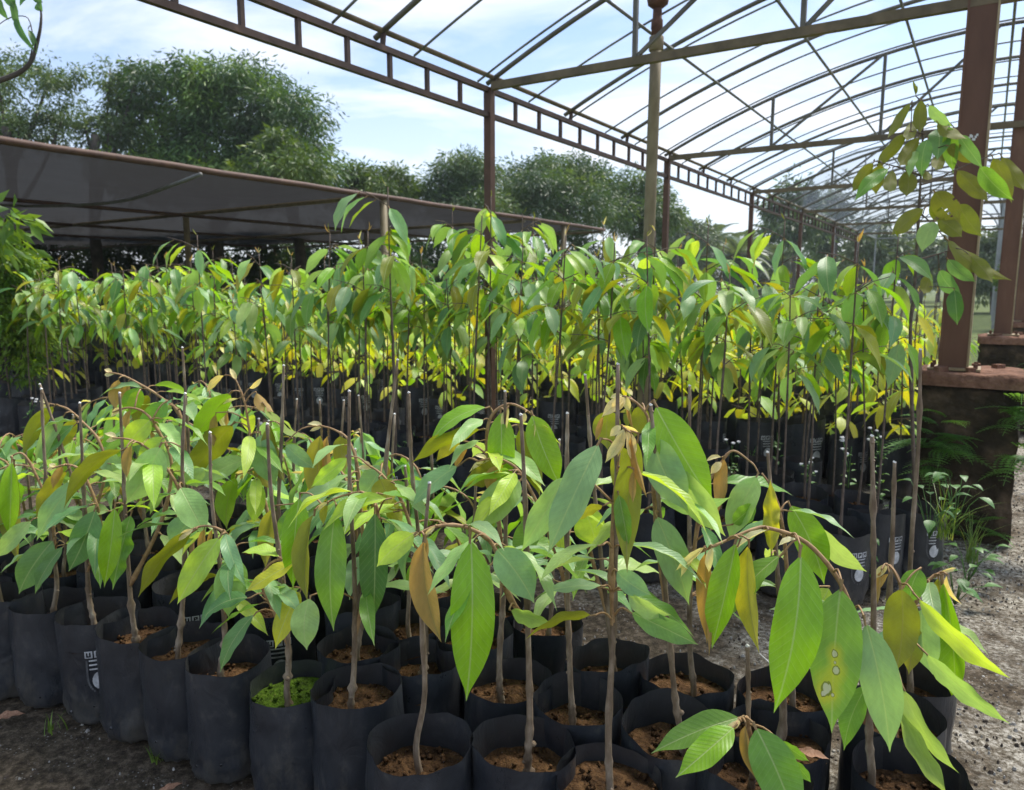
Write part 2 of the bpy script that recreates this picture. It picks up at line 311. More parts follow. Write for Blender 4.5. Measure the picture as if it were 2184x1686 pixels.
def ground_material():
    m, nt, N, K = newmat('nursery_ground'); out = N('ShaderNodeOutputMaterial'); p = N('ShaderNodeBsdfPrincipled'); K(p.outputs[0], out.inputs[0])
    tc = N('ShaderNodeTexCoord'); P = tc.outputs['Object']
    def nz(s, d=6, r=.6):
        n = N('ShaderNodeTexNoise'); n.inputs['Scale'].default_value = s; n.inputs['Detail'].default_value = d; n.inputs['Roughness'].default_value = r; K(P, n.inputs['Vector']); return n.outputs[0]
    dark = ramp(N, ((.35, (.030, .023, .016)), (.50, (.095, .074, .050)), (.64, (.23, .18, .125)))); K(nz(30, 9, .78), dark.inputs[0])
    pale = ramp(N, ((.40, (.055, .043, .028)), (.49, (.24, .21, .16)), (.58, (.60, .56, .48)))); K(nz(55, 9, .8), pale.inputs[0])
    # pale worn concrete towards the aisle on the right, dark crust elsewhere
    sep = N('ShaderNodeSeparateXYZ'); K(P, sep.inputs[0])
    big = N('ShaderNodeMath'); big.operation = 'MULTIPLY_ADD'; K(nz(2.6, 7, .68), big.inputs[0]); big.inputs[1].default_value = 2.6
    ua = N('ShaderNodeMapRange'); K(sep.outputs[0], ua.inputs[0]); ua.inputs[1].default_value = -.8; ua.inputs[2].default_value = 1.9; ua.inputs[3].default_value = -1.15; ua.inputs[4].default_value = -.72; K(ua.outputs[0], big.inputs[2])
    bm = N('ShaderNodeMapRange'); K(big.outputs[0], bm.inputs[0]); bm.inputs[1].default_value = .35; bm.inputs[2].default_value = .70; bm.inputs[3].default_value = 0; bm.inputs[4].default_value = 1
    c1 = N('ShaderNodeMixRGB'); K(bm.outputs[0], c1.inputs[0]); K(dark.outputs[0], c1.inputs[1]); K(pale.outputs[0], c1.inputs[2])
    # grit
    v = N('ShaderNodeTexVoronoi'); v.inputs['Scale'].default_value = 75; K(P, v.inputs['Vector'])
    vm = N('ShaderNodeMapRange'); K(v.outputs['Distance'], vm.inputs[0]); vm.inputs[1].default_value = .16; vm.inputs[2].default_value = .24; vm.inputs[3].default_value = .75; vm.inputs[4].default_value = 0
    sel = N('ShaderNodeMapRange'); K(nz(9, 3), sel.inputs[0]); sel.inputs[1].default_value = .5; sel.inputs[2].default_value = .62; sel.inputs[3].default_value = 0; sel.inputs[4].default_value = 1
    sm = N('ShaderNodeMath'); sm.operation = 'MULTIPLY'; K(vm.outputs[0], sm.inputs[0]); K(sel.outputs[0], sm.inputs[1])
    c2 = N('ShaderNodeMixRGB'); K(sm.outputs[0], c2.inputs[0]); K(c1.outputs[0], c2.inputs[1]); c2.inputs[2].default_value = (.48, .46, .42, 1)
    # grass far out
    dist = N('ShaderNodeVectorMath'); dist.operation = 'LENGTH'; K(P, dist.inputs[0])
    fm = N('ShaderNodeMapRange'); K(dist.outputs['Value'], fm.inputs[0]); fm.inputs[1].default_value = 9; fm.inputs[2].default_value = 16; fm.inputs[3].default_value = 0; fm.inputs[4].default_value = .9
    c3 = N('ShaderNodeMixRGB'); K(fm.outputs[0], c3.inputs[0]); K(c2.outputs[0], c3.inputs[1])
    gr = ramp(N, ((.35, (.05, .085, .02)), (.6, (.12, .16, .04)), (.75, (.22, .20, .10)))); K(nz(2.5, 6), gr.inputs[0]); K(gr.outputs[0], c3.inputs[2])
    K(c3.outputs[0], p.inputs['Base Color']); p.inputs['Roughness'].default_value = .93; p.inputs['Specular IOR Level'].default_value = .15
    b = N('ShaderNodeBump'); b.inputs['Strength'].default_value = 1; b.inputs['Distance'].default_value = .02; K(nz(26, 8, .75), b.inputs['Height']); K(b.outputs[0], p.inputs['Normal'])
    return m
M['ground'] = ground_material()

# ------------------------------------------------------------------ ground
def build_ground():
    mb = MB(); xs = [-600, -120, -40, -15] + [-8 + i * .25 for i in range(65)] + [15, 40, 120, 600]
    ys = [-60, -10, -2] + [0 + i * .25 for i in range(41)] + [14, 22, 40, 90, 250, 900]
    for y in ys:
        for x in xs:
            near = abs(x) < 8.1 and 0 <= y <= 10.1
            mb.v.append(Vector((x, y, .012 * mnoise.noise(Vector((x * 1.3, y * 1.3, 2))) - .004 if near else -.006)))
    nx = len(xs)
    for j in range(len(ys) - 1):
        for i in range(nx - 1): mb.quad((j * nx + i, j * nx + i + 1, (j + 1) * nx + i + 1, (j + 1) * nx + i))
    o = ob('ground', mb.mesh('ground', [M['ground']])); o['kind'] = 'structure'
    # loose grit and pebbles, uncountable
    r = random.Random(5); vs_, fs, ms = [], [], []
    def stone(x, y, s, m):
        b = len(vs_); a = r.random() * 6.28
        for k in range(5):
            aa = a + k * 1.2566; q = s * r.uniform(.7, 1.2); vs_.append((x + q * math.cos(aa), y + q * math.sin(aa), -.006))
        for k in range(5):
            aa = a + k * 1.2566 + .3; q = s * r.uniform(.35, .7); vs_.append((x + q * math.cos(aa), y + q * math.sin(aa), s * r.uniform(.15, .4)))
        for k in range(5): fs.append((b + k, b + (k + 1) % 5, b + 5 + (k + 1) % 5, b + 5 + k)); ms.append(m)
        fs.append((b + 5, b + 6, b + 7, b + 8, b + 9)); ms.append(m)
    for i in range(15000):
        if r.random() < .62: p = W(r.uniform(-.5, 1.6), r.uniform(1.2, 7))
        else:
            p = W(r.uniform(-4, .6), r.uniform(.3, 3.2))
            if p.x > -.2 and r.random() < .3: continue
        stone(p.x, p.y, r.choice((.0025, .003, .004, .005, .0075)) * r.uniform(.7, 1.3), 0 if r.random() < (.5 if p.x > .2 else .16) else 1)
    me = bpy.data.meshes.new('grit'); me.from_pydata(vs_, [], fs); me.materials.append(M['grit']); me.materials.append(M['grit_dark']); me.polygons.foreach_set('material_index', ms); me.update()
    g = ob('gravel', me); g['kind'] = 'stuff'; g['label'] = 'pale and dark grit strewn over the nursery ground'; g['category'] = 'gravel'
M['grit'] = noisy('pale_grit', ((.3, (.22, .20, .17)), (.7, (.52, .50, .46))), 5, rough=.9)
M['grit_dark'] = noisy('dark_grit', ((.3, (.04, .032, .024)), (.7, (.12, .09, .065))), 5, rough=.9)
build_ground()

# ------------------------------------------------------------------ greenhouse frame
ZE, ZC, HALF = 2.90, 3.83, 3.33
def arch(u): return ZC - (ZC - 2.97) * abs(u / HALF) ** 1.85
def build_greenhouse():
    g = thing('greenhouse_frame', 'bare arched steel greenhouse frame of ribs, purlins and ladder trusses without film', 'greenhouse', (0, 0, 0), -AX)
    posts = [1.15 + 3.75 * k for k in range(7)]; v0, v1 = posts[0] - .4, posts[-1]
    mp = MB(); mp.box((0, 0, 1.45), (.062, .062, 2.9)); me_post = mp.mesh('post', [M['post']], False)
    ms = MB(); ms.box((0, 0, 0), (.026, .026, .150)); me_strut = ms.mesh('strut', [M['steel']], False)
    for s in (-1, 1):
        u = s * HALF
        for v in posts: ob('post', me_post, g, Matrix.Translation((u, v, 0)))
        for nm, z, w in (('top_chord', 2.885, .036), ('bottom_chord', 2.70, .036)):
            for k in range(len(posts) - 1):
                a = posts[k] + .032; b = posts[k + 1] - .032
                m = MB(); m.bar((u, a, z), (u, b, z), w, w); ob(nm, m.mesh(nm, [M['steel']], False), g)
        k = 0; v = 1.15
        while v < posts[-1] - .1:
            for j in range(1, 10): ob('chord_strut', me_strut, g, Matrix.Translation((u, v + .375 * j, 2.7925)))
            v += 3.75
        m = MB(); m.tube([(u + s * .0, v0, 2.99), (u, v1, 2.99)], .019, 8); ob('eave_rail', m.mesh('eave_rail', [M['olive_steel']]), g)
    for i, u in enumerate((-2.36, -1.55, -.80, 0., .80, 1.55, 2.36)):
        m = MB(); m.tube([(u, v0, arch(u) - .030), (u, v1, arch(u) - .030)], .0125, 8); ob('purlin', m.mesh('purlin', [M['galv']]), g)
    us = [-HALF - .06 + (2 * HALF + .12) * i / 36 for i in range(37)]
    def rib_mesh(nm, r, dz, mt):
        m = MB(); m.tube([(u, 0, arch(u) + dz) for u in us], r, 8); return m.mesh(nm, [mt])
    thick = rib_mesh('rib', .0185, .012, M['galv2']); thin = rib_mesh('hoop', .0085, .002, M['galv'])
    mbk = MB(); mbk.bar((0, 0, 2.89), (.012, 0, 2.985), .03, .02, up=(0, 1, 0)); me_bk = mbk.mesh('bracket', [M['steel']], False)
    v = posts[0]
    while v < v1 + .01:
        ob('rib', thick, g, Matrix.Translation((0, v + .06, 0)))
        for s in (-1, 1): ob('bracket', me_bk, g, Matrix.Translation((s * HALF, v + .06, 0)))
        v += 1.25
    v = posts[0] + .10
    while v < v1: ob('hoop', thin, g, Matrix.Translation((0, v - .14, 0))); v += .745
    # trusses at every post: tie beam, uprights, diagonals
    for v in posts:
        m = MB(); m.bar((-HALF + .03, v, 2.91), (HALF - .03, v, 2.91), .045, .055); ob('tie_beam', m.mesh('tie_beam', [M['olive_steel']], False), g)
        for s in (-1, 1):
            for u in (2.14, 1.06):
                m = MB(); m.bar((s * u, v, 2.938), (s * u, v, arch(u)), .03, .03); ob('web_upright', m.mesh('web', [M['galv2']], False), g)
            m = MB(); m.bar((s * 2.12, v + .004, 2.945), (s * 1.09, v + .004, arch(1.09) - .01), .024, .024); ob('web_diagonal', m.mesh('web', [M['galv2']], False), g)
            m = MB(); m.bar((s * 1.04, v + .004, 2.945), (s * .1, v + .004, arch(.1) - .01), .024, .024); ob('web_diagonal', m.mesh('web', [M['galv2']], False), g)
    # tall centre columns on concrete pedestals
    for (uc, vc, zt) in ((-.135, 4.93, 3.75), (.15, 8.72, 3.78), (.40, 12.4, 3.78)):
        m = MB(); m.box((uc - .004, vc, (zt + .93) / 2), (.128, .10, zt - .93)); c = ob('column', m.mesh('column', [M['column']], False), g)
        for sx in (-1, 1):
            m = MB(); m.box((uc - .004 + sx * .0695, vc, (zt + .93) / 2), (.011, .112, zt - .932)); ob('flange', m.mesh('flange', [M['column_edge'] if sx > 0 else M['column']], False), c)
        m = MB(); m.box((uc, vc, .942), (.26, .22, .012)); ob('base_plate', m.mesh('plate', [M['column_edge']], False), c)
        for sx in (-1, 1):
            for sy in (-1, 1):
                m = MB(); m.tube([(uc + sx * .105, vc + sy * .08, .945), (uc + sx * .105, vc + sy * .08, .975)], .011, 6); ob('bolt', m.mesh('bolt', [M['rust']], False), c)
        if zt == 3.75:
            m = MB(); r2 = random.Random(4)
            for i in range(7): m.box((uc - .02 + .006 * i, vc - .052, 2.205 + .012 * math.sin(i * 1.3)), (.010, .005, .012), 0)
            ob('bird_dropping', m.mesh('dropping', [M['bird_white']], False), c)
        else:
            for i in range(9):
                m = MB(); m.box((uc + .115, vc - .02, 2.0 + i * .18), (.06, .05, .03)); m.box((uc + .14, vc - .02, 2.03 + i * .18), (.012, .05, .06)); ob('hook', m.mesh('hook', [M['steel']], False), c)
M['pale_galv'] = noisy('pale_galvanised', ((.3, (.22, .23, .24)), (.7, (.36, .37, .38))), 4, rough=.5, metal=.3)
M['galv2'] = noisy('dark_tube', ((.3, (.085, .08, .065)), (.6, (.15, .14, .115)), (.8, (.22, .16, .10))), 6, rough=.5, metal=.25)
build_greenhouse()

def pedestal(u, v, name_label, seed, sx=.47, h=.925):
    r = random.Random(seed); p = thing('concrete_pedestal', name_label, 'pedestal', W(u, v), -AX, 'pedestals under the tall columns')
    m = MB(); n = 9
    def blockmesh(m, x0, x1, y0, y1, z0, z1, amp, sd, mt):
        nx, ny, nz = 8, 8, max(2, int((z1 - z0) / .06)); idx = {}
        def vid(i, j, k):
            key = (i, j, k)
            if key not in idx:
                q = Vector((x0 + (x1 - x0) * i / nx, y0 + (y1 - y0) * j / ny, z0 + (z1 - z0) * k / nz))
                d = mnoise.noise_vector(q * 9 + Vector((sd, 0, 0))) * amp
                if k == 0: d.z = 0
                idx[key] = len(m.v); m.v.append(q + d)
            return idx[key]
        for k in range(nz):
            for i in range(nx): m.quad((vid(i, 0, k), vid(i + 1, 0, k), vid(i + 1, 0, k + 1), vid(i, 0, k + 1)), mt); m.quad((vid(i + 1, ny, k), vid(i, ny, k), vid(i, ny, k + 1), vid(i + 1, ny, k + 1)), mt)
            for j in range(ny): m.quad((vid(0, j + 1, k), vid(0, j, k), vid(0, j, k + 1), vid(0, j + 1, k + 1)), mt); m.quad((vid(nx, j, k), vid(nx, j + 1, k), vid(nx, j + 1, k + 1), vid(nx, j, k + 1)), mt)
        for i in range(nx):
            for j in range(ny): m.quad((vid(i, j, nz), vid(i + 1, j, nz), vid(i + 1, j + 1, nz), vid(i, j + 1, nz)), mt)
    s2 = sx / 2; blockmesh(m, -s2, s2, -s2, s2, -.01, h - .075, .022, seed, 0); ob('block', m.mesh('block', [M['concrete']]), p)
    m = MB(); blockmesh(m, -s2 - .02, s2 + .02, -s2 - .02, s2 + .02, h - .068, h + .004, .016, seed + 3, 0); ob('crumbling_cap', m.mesh('cap', [M['brick_cap']]), p)
    # cap rubble
    for i in range(6):
        m = MB(); a = r.uniform(0, 6.28); m.box((r.uniform(-.17, .17), r.uniform(-.2, -.12) if i % 2 else r.uniform(.12, .2), h + .018), (r.uniform(.03, .07), .04, .028), a); ob('rubble', m.mesh('rubble', [M['brick_cap']], False), p)
    return p
pedestal(-.045, 4.97, 'mossy black concrete pedestal with ferns and a bolted brown column above', 3)
pedestal(.2, 8.74, 'crumbling concrete pedestal behind the fern-grown one, half hidden by seedlings', 5)
pedestal(.46, 12.42, 'low dark concrete pedestal farthest along the column line', 6)

# ------------------------------------------------------------------ shade house on the left
def build_shade():
    g = thing('shade_house', 'low shade house with flat sagging black net on brown pipes', 'shade house', (0, 0, 0), -AX)
    ZR = 2.80; U0, U1, V0, V1 = -8.13, -30., -3.5, 17.0
    m = MB(); nu, nv = 30, 44
    for j in range(nv + 1):
        for i in range(nu + 1):
            u = U0 + (U1 - U0) * i / nu; v = V0 + (V1 - V0) * j / nv
            bay = abs(math.sin(math.pi * (u - U0) / 3.2)) * abs(math.sin(math.pi * (v - .35) / 4.2))
            m.v.append(Vector((u, v, ZR + .03 - .10 * bay + .012 * mnoise.noise(Vector((u * 2, v * 2, 0))))))
    for j in range(nv):
        for i in range(nu): a = j * (nu + 1) + i; m.quad((a, a + 1, a + nu + 2, a + nu + 1))
    ob('net', m.mesh('net', [M['shade_net']]), g)
    m = MB(); pts = [(U0, V0 + (V1 - V0) * i / 30, ZR + .005 * math.sin(i * 2.1)) for i in range(31)]; m.tube(pts, .040, 10); ob('edge_pipe', m.mesh('edge_pipe', [M['post']]), g)
    m = MB()                                                                          # net rolled over the edge
    for k in range(31):
        v = V0 + (V1 - V0) * k / 30; m.v += [Vector((U0 + .052, v, ZR + .052)), Vector((U0 + .058, v, ZR - .02 - .02 * math.sin(k * 1.7)))]
    for k in range(30): m.quad((2 * k, 2 * k + 2, 2 * k + 3, 2 * k + 1))
    for u in (-12.5, -16.4, -20.):
        m = MB(); m.tube([(u, V0, ZR - .10), (u, V1, ZR - .10)], .032, 8); ob('long_pipe', m.mesh('long_pipe', [M['post']]), g)
    for v in (-3.2, 2.3, 8.5, 13.2, 16.8):
        m = MB(); m.tube([(U0 + .02, v, ZR - .06), (U1, v, ZR - .17)], .034, 8); ob('cross_pipe', m.mesh('cross_pipe', [M['olive_steel']]), g)
        for u in (-12.5, -20.):
            m = MB(); m.tube([(u, v, 0), (u, v, ZR - .14)], .055, 10); ob('pole', m.mesh('pole', [M['bamboo']]), g)
    for v in (9.05, 15.0):
        m = MB(); m.tube([(U0 - .05, v, 0), (U0 - .05, v, ZR - .03)], .06, 10); ob('pole', m.mesh('pole', [M['bamboo']]), g)
    # irrigation hose slung under the net
    a = [atd(x, y, 0) for x, y in ()]
    def uvz(px, py, z): q = gp(px, py, z); u, v = uv_of(q); return (u, v, z)
    for px in ([(428, 372), (360, 398), (280, 425), (200, 436), (100, 440), (0, 438), (-80, 430)], [(560, 528), (640, 529), (720, 522), (800, 512), (850, 520), (900, 540)]):
        m = MB(); m.tube(catmull([uvz(x, y, 2.6 - .04 * math.sin(i)) for i, (x, y) in enumerate(px)], 4), .022, 8); ob('hose', m.mesh('hose', [M['hose']]), g)
build_shade()

# ------------------------------------------------------------------ far greenhouse with grey net
def build_far_greenhouse(u0, v0, w, n, ln, ze, zc, label):
    g = thing('netted_greenhouse', label, 'greenhouse', W(u0, v0), -AX, None)
    for b in range(n):
        x0 = b * w
        m = MB(); K_ = 14; 
        for j in range(2):
            for i in range(K_ + 1):
                a = math.pi * i / K_; m.v.append(Vector((x0 + w / 2 - w / 2 * math.cos(a), j * ln, ze + (zc - ze) * math.sin(a) ** .8)))
        for i in range(K_): m.quad((i, i + 1, K_ + 2 + i, K_ + 1 + i))
        ob('net_roof', m.mesh('net_roof', [M['grey_net']]), g)
        for j in range(4):
            y = ln * j / 3; m = MB(); m.tube([(x0 + w / 2 - w / 2 * math.cos(math.pi * i / K_), y, ze + (zc - ze) * math.sin(math.pi * i / K_) ** .8 - .04) for i in range(K_ + 1)], .045, 6); ob('rib', m.mesh('rib', [M['pale_galv']]), g)
            m = MB(); m.bar((x0, y, ze), (x0 + w, y, ze), .06, .06); ob('tie_beam', m.mesh('tie', [M['pale_galv']], False), g)
            for xx in (x0 + .33 * w, x0 + .66 * w):
                m = MB(); m.bar((xx, y, ze), (xx, y, ze + (zc - ze) * .85), .04, .04); ob('web_upright', m.mesh('web', [M['pale_galv']], False), g)
            for xx in (x0, x0 + w) if b == n - 1 else (x0,):
                m = MB(); m.bar((xx, y, 0), (xx, y, ze), .08, .08); ob('post', m.mesh('post', [M['pale_galv']], False), g)
        for xx in (x0, x0 + w):
            m = MB(); m.bar((xx, 0, ze + .02), (xx, ln, ze + .02), .08, .10); ob('gutter', m.mesh('gutter', [M['pale_galv']], False), g)
build_far_greenhouse(-6.2, 30, 6.4, 3, 22, 4.4, 6.4, 'distant greenhouse with grey netted arched roof beyond the bare frame')

# ------------------------------------------------------------------ leaves
WPROF = ((0, .06), (.04, .34), (.10, .62), (.2, .87), (.32, .98), (.45, 1.), (.58, .94), (.69, .78), (.78, .56), (.855, .32), (.905, .16), (.945, .075), (.975, .035), (1, .0))
def wprof(t):
    for (a, x), (b, y) in zip(WPROF, WPROF[1:]):
        if t <= b: return x + (y - x) * (t - a) / (b - a)
    return 0.
LW = .27
def leaf_mesh(nl, nw, fold=.25, bend=.06, side=.0, wave=.0, wfreq=3., twist=0., pet=.07, mat='leaf', seed=0, holes=0, tip=.0):
    """unit leaf: base at the origin, tip at (0,1,0), upper face +Z; short stalk included"""
    r = random.Random(seed); me = bpy.data.meshes.new('leaf'); v, f, mi, uvs = [], [], [], []
    ph = r.uniform(0, 6.28); asym = r.uniform(-.06, .06)
    for i in range(nl + 1):
        t = i / nl; t2 = t ** .9 if t < 1 else 1.; w = wprof(t2); y = pet + (1 - pet) * t2
        for j in range(nw + 1):
            s = -1 + 2 * j / nw; hw = LW / 2 * w * (1 + asym * (1 if s > 0 else -1)); fa = fold * (1 - .4 * t2)
            x = s * hw * math.cos(fa); z = abs(s) ** 1.15 * hw * math.sin(fa)
            z += wave * w * abs(s) * math.sin(wfreq * 6.28 * t2 + ph + (1.3 if s > 0 else 0)) * LW * .5
            a = twist * (t2 - .5); x, z = x * math.cos(a) - z * math.sin(a), x * math.sin(a) + z * math.cos(a)
            z += bend * 4 * y * (1 - y)
            x += side * 4 * y * (1 - y)
            v.append((x, y, z)); uvs.append((.5 + .5 * s * w, t2))
    for i in range(nl):
        for j in range(nw):
            a = i * (nw + 1) + j; f.append((a, a + 1, a + nw + 2, a + nw + 1)); mi.append(0)
    if holes:
        cand = [k for k in range(len(f)) if .25 < (k // nw) / nl < .72]
        kill = set(r.sample(cand, holes)); f = [q for k, q in enumerate(f) if k not in kill]; mi = [0] * len(f)
    # stalk
    b = len(v); n = 4; pts = [(0, 0, .0), (0, pet * .5, bend * .3 * pet * 4), (0, pet * 1.15, bend * 4 * pet * (1 - pet) - .004)]
    for k, (x, y, z) in enumerate(pts):
        rr = (.016, .011, .010)[k]
        for j in range(n): a = j * 1.5708 + .78; v.append((rr * math.cos(a), y, z + rr * math.sin(a))); uvs.append((.5, 0))
    for k in range(2):
        for j in range(n): f.append((b + k * n + j, b + k * n + (j + 1) % n, b + (k + 1) * n + (j + 1) % n, b + (k + 1) * n + j)); mi.append(1)
    me.from_pydata(v, [], f); me.materials.append(M[mat]); me.materials.append(M['petiole'])
    me.polygons.foreach_set('material_index', mi); me.polygons.foreach_set('use_smooth', [True] * len(f))
    ul = me.uv_layers.new(name='UVMap'); li = [0] * len(me.loops); me.loops.foreach_get('vertex_index', li)
    ul.data.foreach_set('uv', [c for k in li for c in uvs[k]]); me.update(); return me
NEAR = [leaf_mesh(16, 6, fold=R.uniform(.15, .50), bend=R.uniform(.05, .15), side=R.uniform(-.035, .035), wave=R.uniform(.05, .28), wfreq=R.uniform(1.5, 3.5), twist=R.uniform(-.5, .5), seed=i) for i in range(12)]
FLAT = [leaf_mesh(20, 6, fold=R.uniform(.16, .44), bend=R.uniform(.04, .10), side=R.uniform(-.04, .04), wave=R.uniform(.08, .24), wfreq=R.uniform(1.5, 3), twist=R.uniform(-.2, .2), seed=30 + i) for i in range(8)]
FOLD = [leaf_mesh(14, 6, fold=R.uniform(.75, 1.15), bend=R.uniform(.03, .09), side=R.uniform(-.04, .04), wave=.08, twist=R.uniform(-.5, .5), seed=50 + i) for i in range(5)]
WAVY = [leaf_mesh(22, 6, fold=.25, bend=.04, wave=.55, wfreq=3.2, seed=60 + i) for i in range(2)]
MIDL = [leaf_mesh(9, 4, fold=R.uniform(.15, .55), bend=R.uniform(.04, .13), side=R.uniform(-.04, .04), wave=R.uniform(.05, .2), wfreq=2, twist=R.uniform(-.6, .6), seed=70 + i) for i in range(10)]
FARL = [leaf_mesh(6, 2, fold=R.uniform(.15, .5), bend=R.uniform(.04, .14), twist=R.uniform(-.6, .6), seed=90 + i) for i in range(8)]
SPOT = leaf_mesh(18, 6, fold=.12, bend=.03, side=.01, wave=.08, seed=101, mat='leaf_spotted')
HOLE = leaf_mesh(20, 8, fold=.22, bend=.05, wave=.1, seed=103, holes=9)

PAL = dict(bright=(.24, .46, .020), mid=(.18, .37, .05), blue=(.27, .46, .20), pale=(.36, .55, .18), dark=(.085, .21, .05), deep=(.16, .33, .11),
           lime=(.46, .66, .08), yellow=(.58, .58, .04), olive=(.25, .29, .018), moss=(.16, .20, .014), gold=(.40, .40, .035), copper=(.50, .30, .11), tan=(.76, .66, .36))
def tone(k, j=.14, r=R):
    c = PAL[k]; g = 1 + r.uniform(-j, j); return (c[0] * g * (1 + r.uniform(-j, j)), c[1] * g, c[2] * g * (1 + r.uniform(-j, j)), 1)
def leaf_matrix(base, tip, normal, wr=.27):
    y = tip - base; L = y.length; y = y / L; z = normal - y * normal.dot(y)
    if z.length < 1e-3: z = Vector((0, 0, 1)) - y * y.z
    if z.length < 1e-3: z = Vector((1, 0, 0)) - y * y.x
    z.normalize(); x = y.cross(z); k = wr / LW
    m = Matrix((( x.x * L * k, y.x * L, z.x * L, base.x), (x.y * L * k, y.y * L, z.y * L, base.y), (x.z * L * k, y.z * L, z.z * L, base.z), (0, 0, 0, 1)))
    return m

# ------------------------------------------------------------------ grow bags, soil
BR, BH = .119, .335
def bag_mesh(seed):
    r = random.Random(seed); sd = r.uniform(0, 50); n = 52
    hh = BH + r.uniform(-.015, .02); tilt = r.uniform(-.02, .02); ta = r.uniform(0, 6.28); sq = r.uniform(-.07, .07); sa = r.uniform(0, 3.14); belly = r.uniform(-.02, .04)
    zs = [0, .004, .012, .022, .034, .046, .06, .075, .09, .11, .13, .155, .18, .205, .23, .25, .27, .29, .315, hh]
    prof = []
    for z in zs:
        rr = BR * (1 - .30 * max(0, 1 - z / .02) ** 1.5 - .10 * max(0, 1 - z / .07)) * (1 + belly * math.sin(min(1, z / hh) * 3.14))
        prof.append((rr, z))
    prof[0] = (BR * .55, 0)
    crinkle = r.uniform(.9, 1.9)
    def fn(p, a, i, inner=0.):
        q = Vector((math.cos(a) * 2.2, math.sin(a) * 2.2, p.z * 9 + sd)); low = max(0., 1 - p.z / .16); hi = max(0, p.z - .25) / .1
        d = mnoise.noise(q) * .006 + .0022 * mnoise.noise(Vector((math.cos(a) * 5, math.sin(a) * 5, p.z * 5 + sd))) + low * crinkle * (.009 * mnoise.noise(q * 2.3) + .006 * mnoise.noise(Vector((math.cos(a) * 6, math.sin(a) * 6, p.z * 40 + sd))))
        d += hi * .010 * mnoise.noise(Vector((math.cos(a) * 1.6 + sd, math.sin(a) * 1.6, 3)))
        d += .0022 * math.exp(-((a - 1.1) / .13) ** 2)                        # welded seam
        k = 1 + sq * math.cos(2 * (a - sa)) * (p.z / hh); e = Vector((math.cos(a), math.sin(a), 0))
        o = Vector((p.x, p.y, 0)) * k + e * (d - inner)
        z = p.z
        if p.z > .25: z += (tilt * math.cos(a - ta) + .010 * mnoise.noise(Vector((math.cos(a) * 2.5, math.sin(a) * 2.5, sd)))) * (p.z - .25) / .085
        return Vector((o.x, o.y, z))
    mb = MB(); mb.lathe(prof, n, 0, fn)
    b = len(mb.v); ins = [p for p in prof if p[1] > .2][::-1]
    k0 = (len(prof) - 1) * n
    mb.lathe(ins, n, 1, lambda p, a, i: fn(p, a, i, .0007))
    # drain holes with puckered rims
    for k in range(8):
        a = 6.2832 * k / 8 + r.uniform(-.15, .15); z = (.055, .075)[k % 2] + r.uniform(-.012, .012)
        c = fn(Vector((BR * .985 * math.cos(a), BR * .985 * math.sin(a), z)), a, 0); e = Vector((math.cos(a), math.sin(a), 0)); t = Vector((-math.sin(a), math.cos(a), 0)); u = Vector((0, 0, 1))
        bb = len(mb.v); c = c + e * .003
        for q in range(8):
            aa = q * .785; mb.v.append(c + (t * math.cos(aa) + u * math.sin(aa)) * .0062 - e * .004)
        for q in range(8):
            aa = q * .785; mb.v.append(c + (t * math.cos(aa) + u * math.sin(aa)) * .0034 + e * .001)
        for q in range(8): mb.quad((bb + q, bb + (q + 1) % 8, bb + 8 + (q + 1) % 8, bb + 8 + q), 0)
        mb.quad([bb + 8 + q for q in range(8)], 2)
    return mb.mesh('grow_bag', [M['bag'], M['bag_in'], M['hole']])
BAGS = [bag_mesh(i) for i in range(9)]
def soil_mesh(seed, mat):
    r = random.Random(seed); mb = MB(); n = 20; rings = 7; z0 = BH - r.uniform(.045, .08)
    mb.v.append(Vector((0, 0, z0 + .012)))
    for i in range(1, rings + 1):
        for j in range(n):
            a = 6.2832 * j / n; q = BR * .985 * i / rings
            mb.v.append(Vector((q * math.cos(a), q * math.sin(a), z0 + .014 * mnoise.noise(Vector((math.cos(a) * q * 26, math.sin(a) * q * 26, seed * 3))) + .006 * mnoise.noise(Vector((math.cos(a) * q * 70, math.sin(a) * q * 70, seed))))))
    for j in range(n): mb.quad((0, 1 + j, 1 + (j + 1) % n))
    for i in range(rings - 1):
        for j in range(n): a = 1 + i * n; mb.quad((a + j, a + n + j, a + n + (j + 1) % n, a + (j + 1) % n))
    for k in range(46):                                                     # clods
        a = r.uniform(0, 6.28); q = BR * .9 * math.sqrt(r.random()); s = r.uniform(.003, .009)
        mb.box((q * math.cos(a), q * math.sin(a), z0 + s * .3 + .006 * r.random()), (s * 1.6, s * 1.2, s), 0, 0, Matrix.Rotation(r.uniform(0, 6), 3, Vector((r.random(), r.random(), r.random() + .1)).normalized()))
    me = mb.mesh('soil', [mat]); return me
SOILS = [soil_mesh(i, M['soil']) for i in range(5)]; MOSSY = soil_mesh(9, M['moss'])

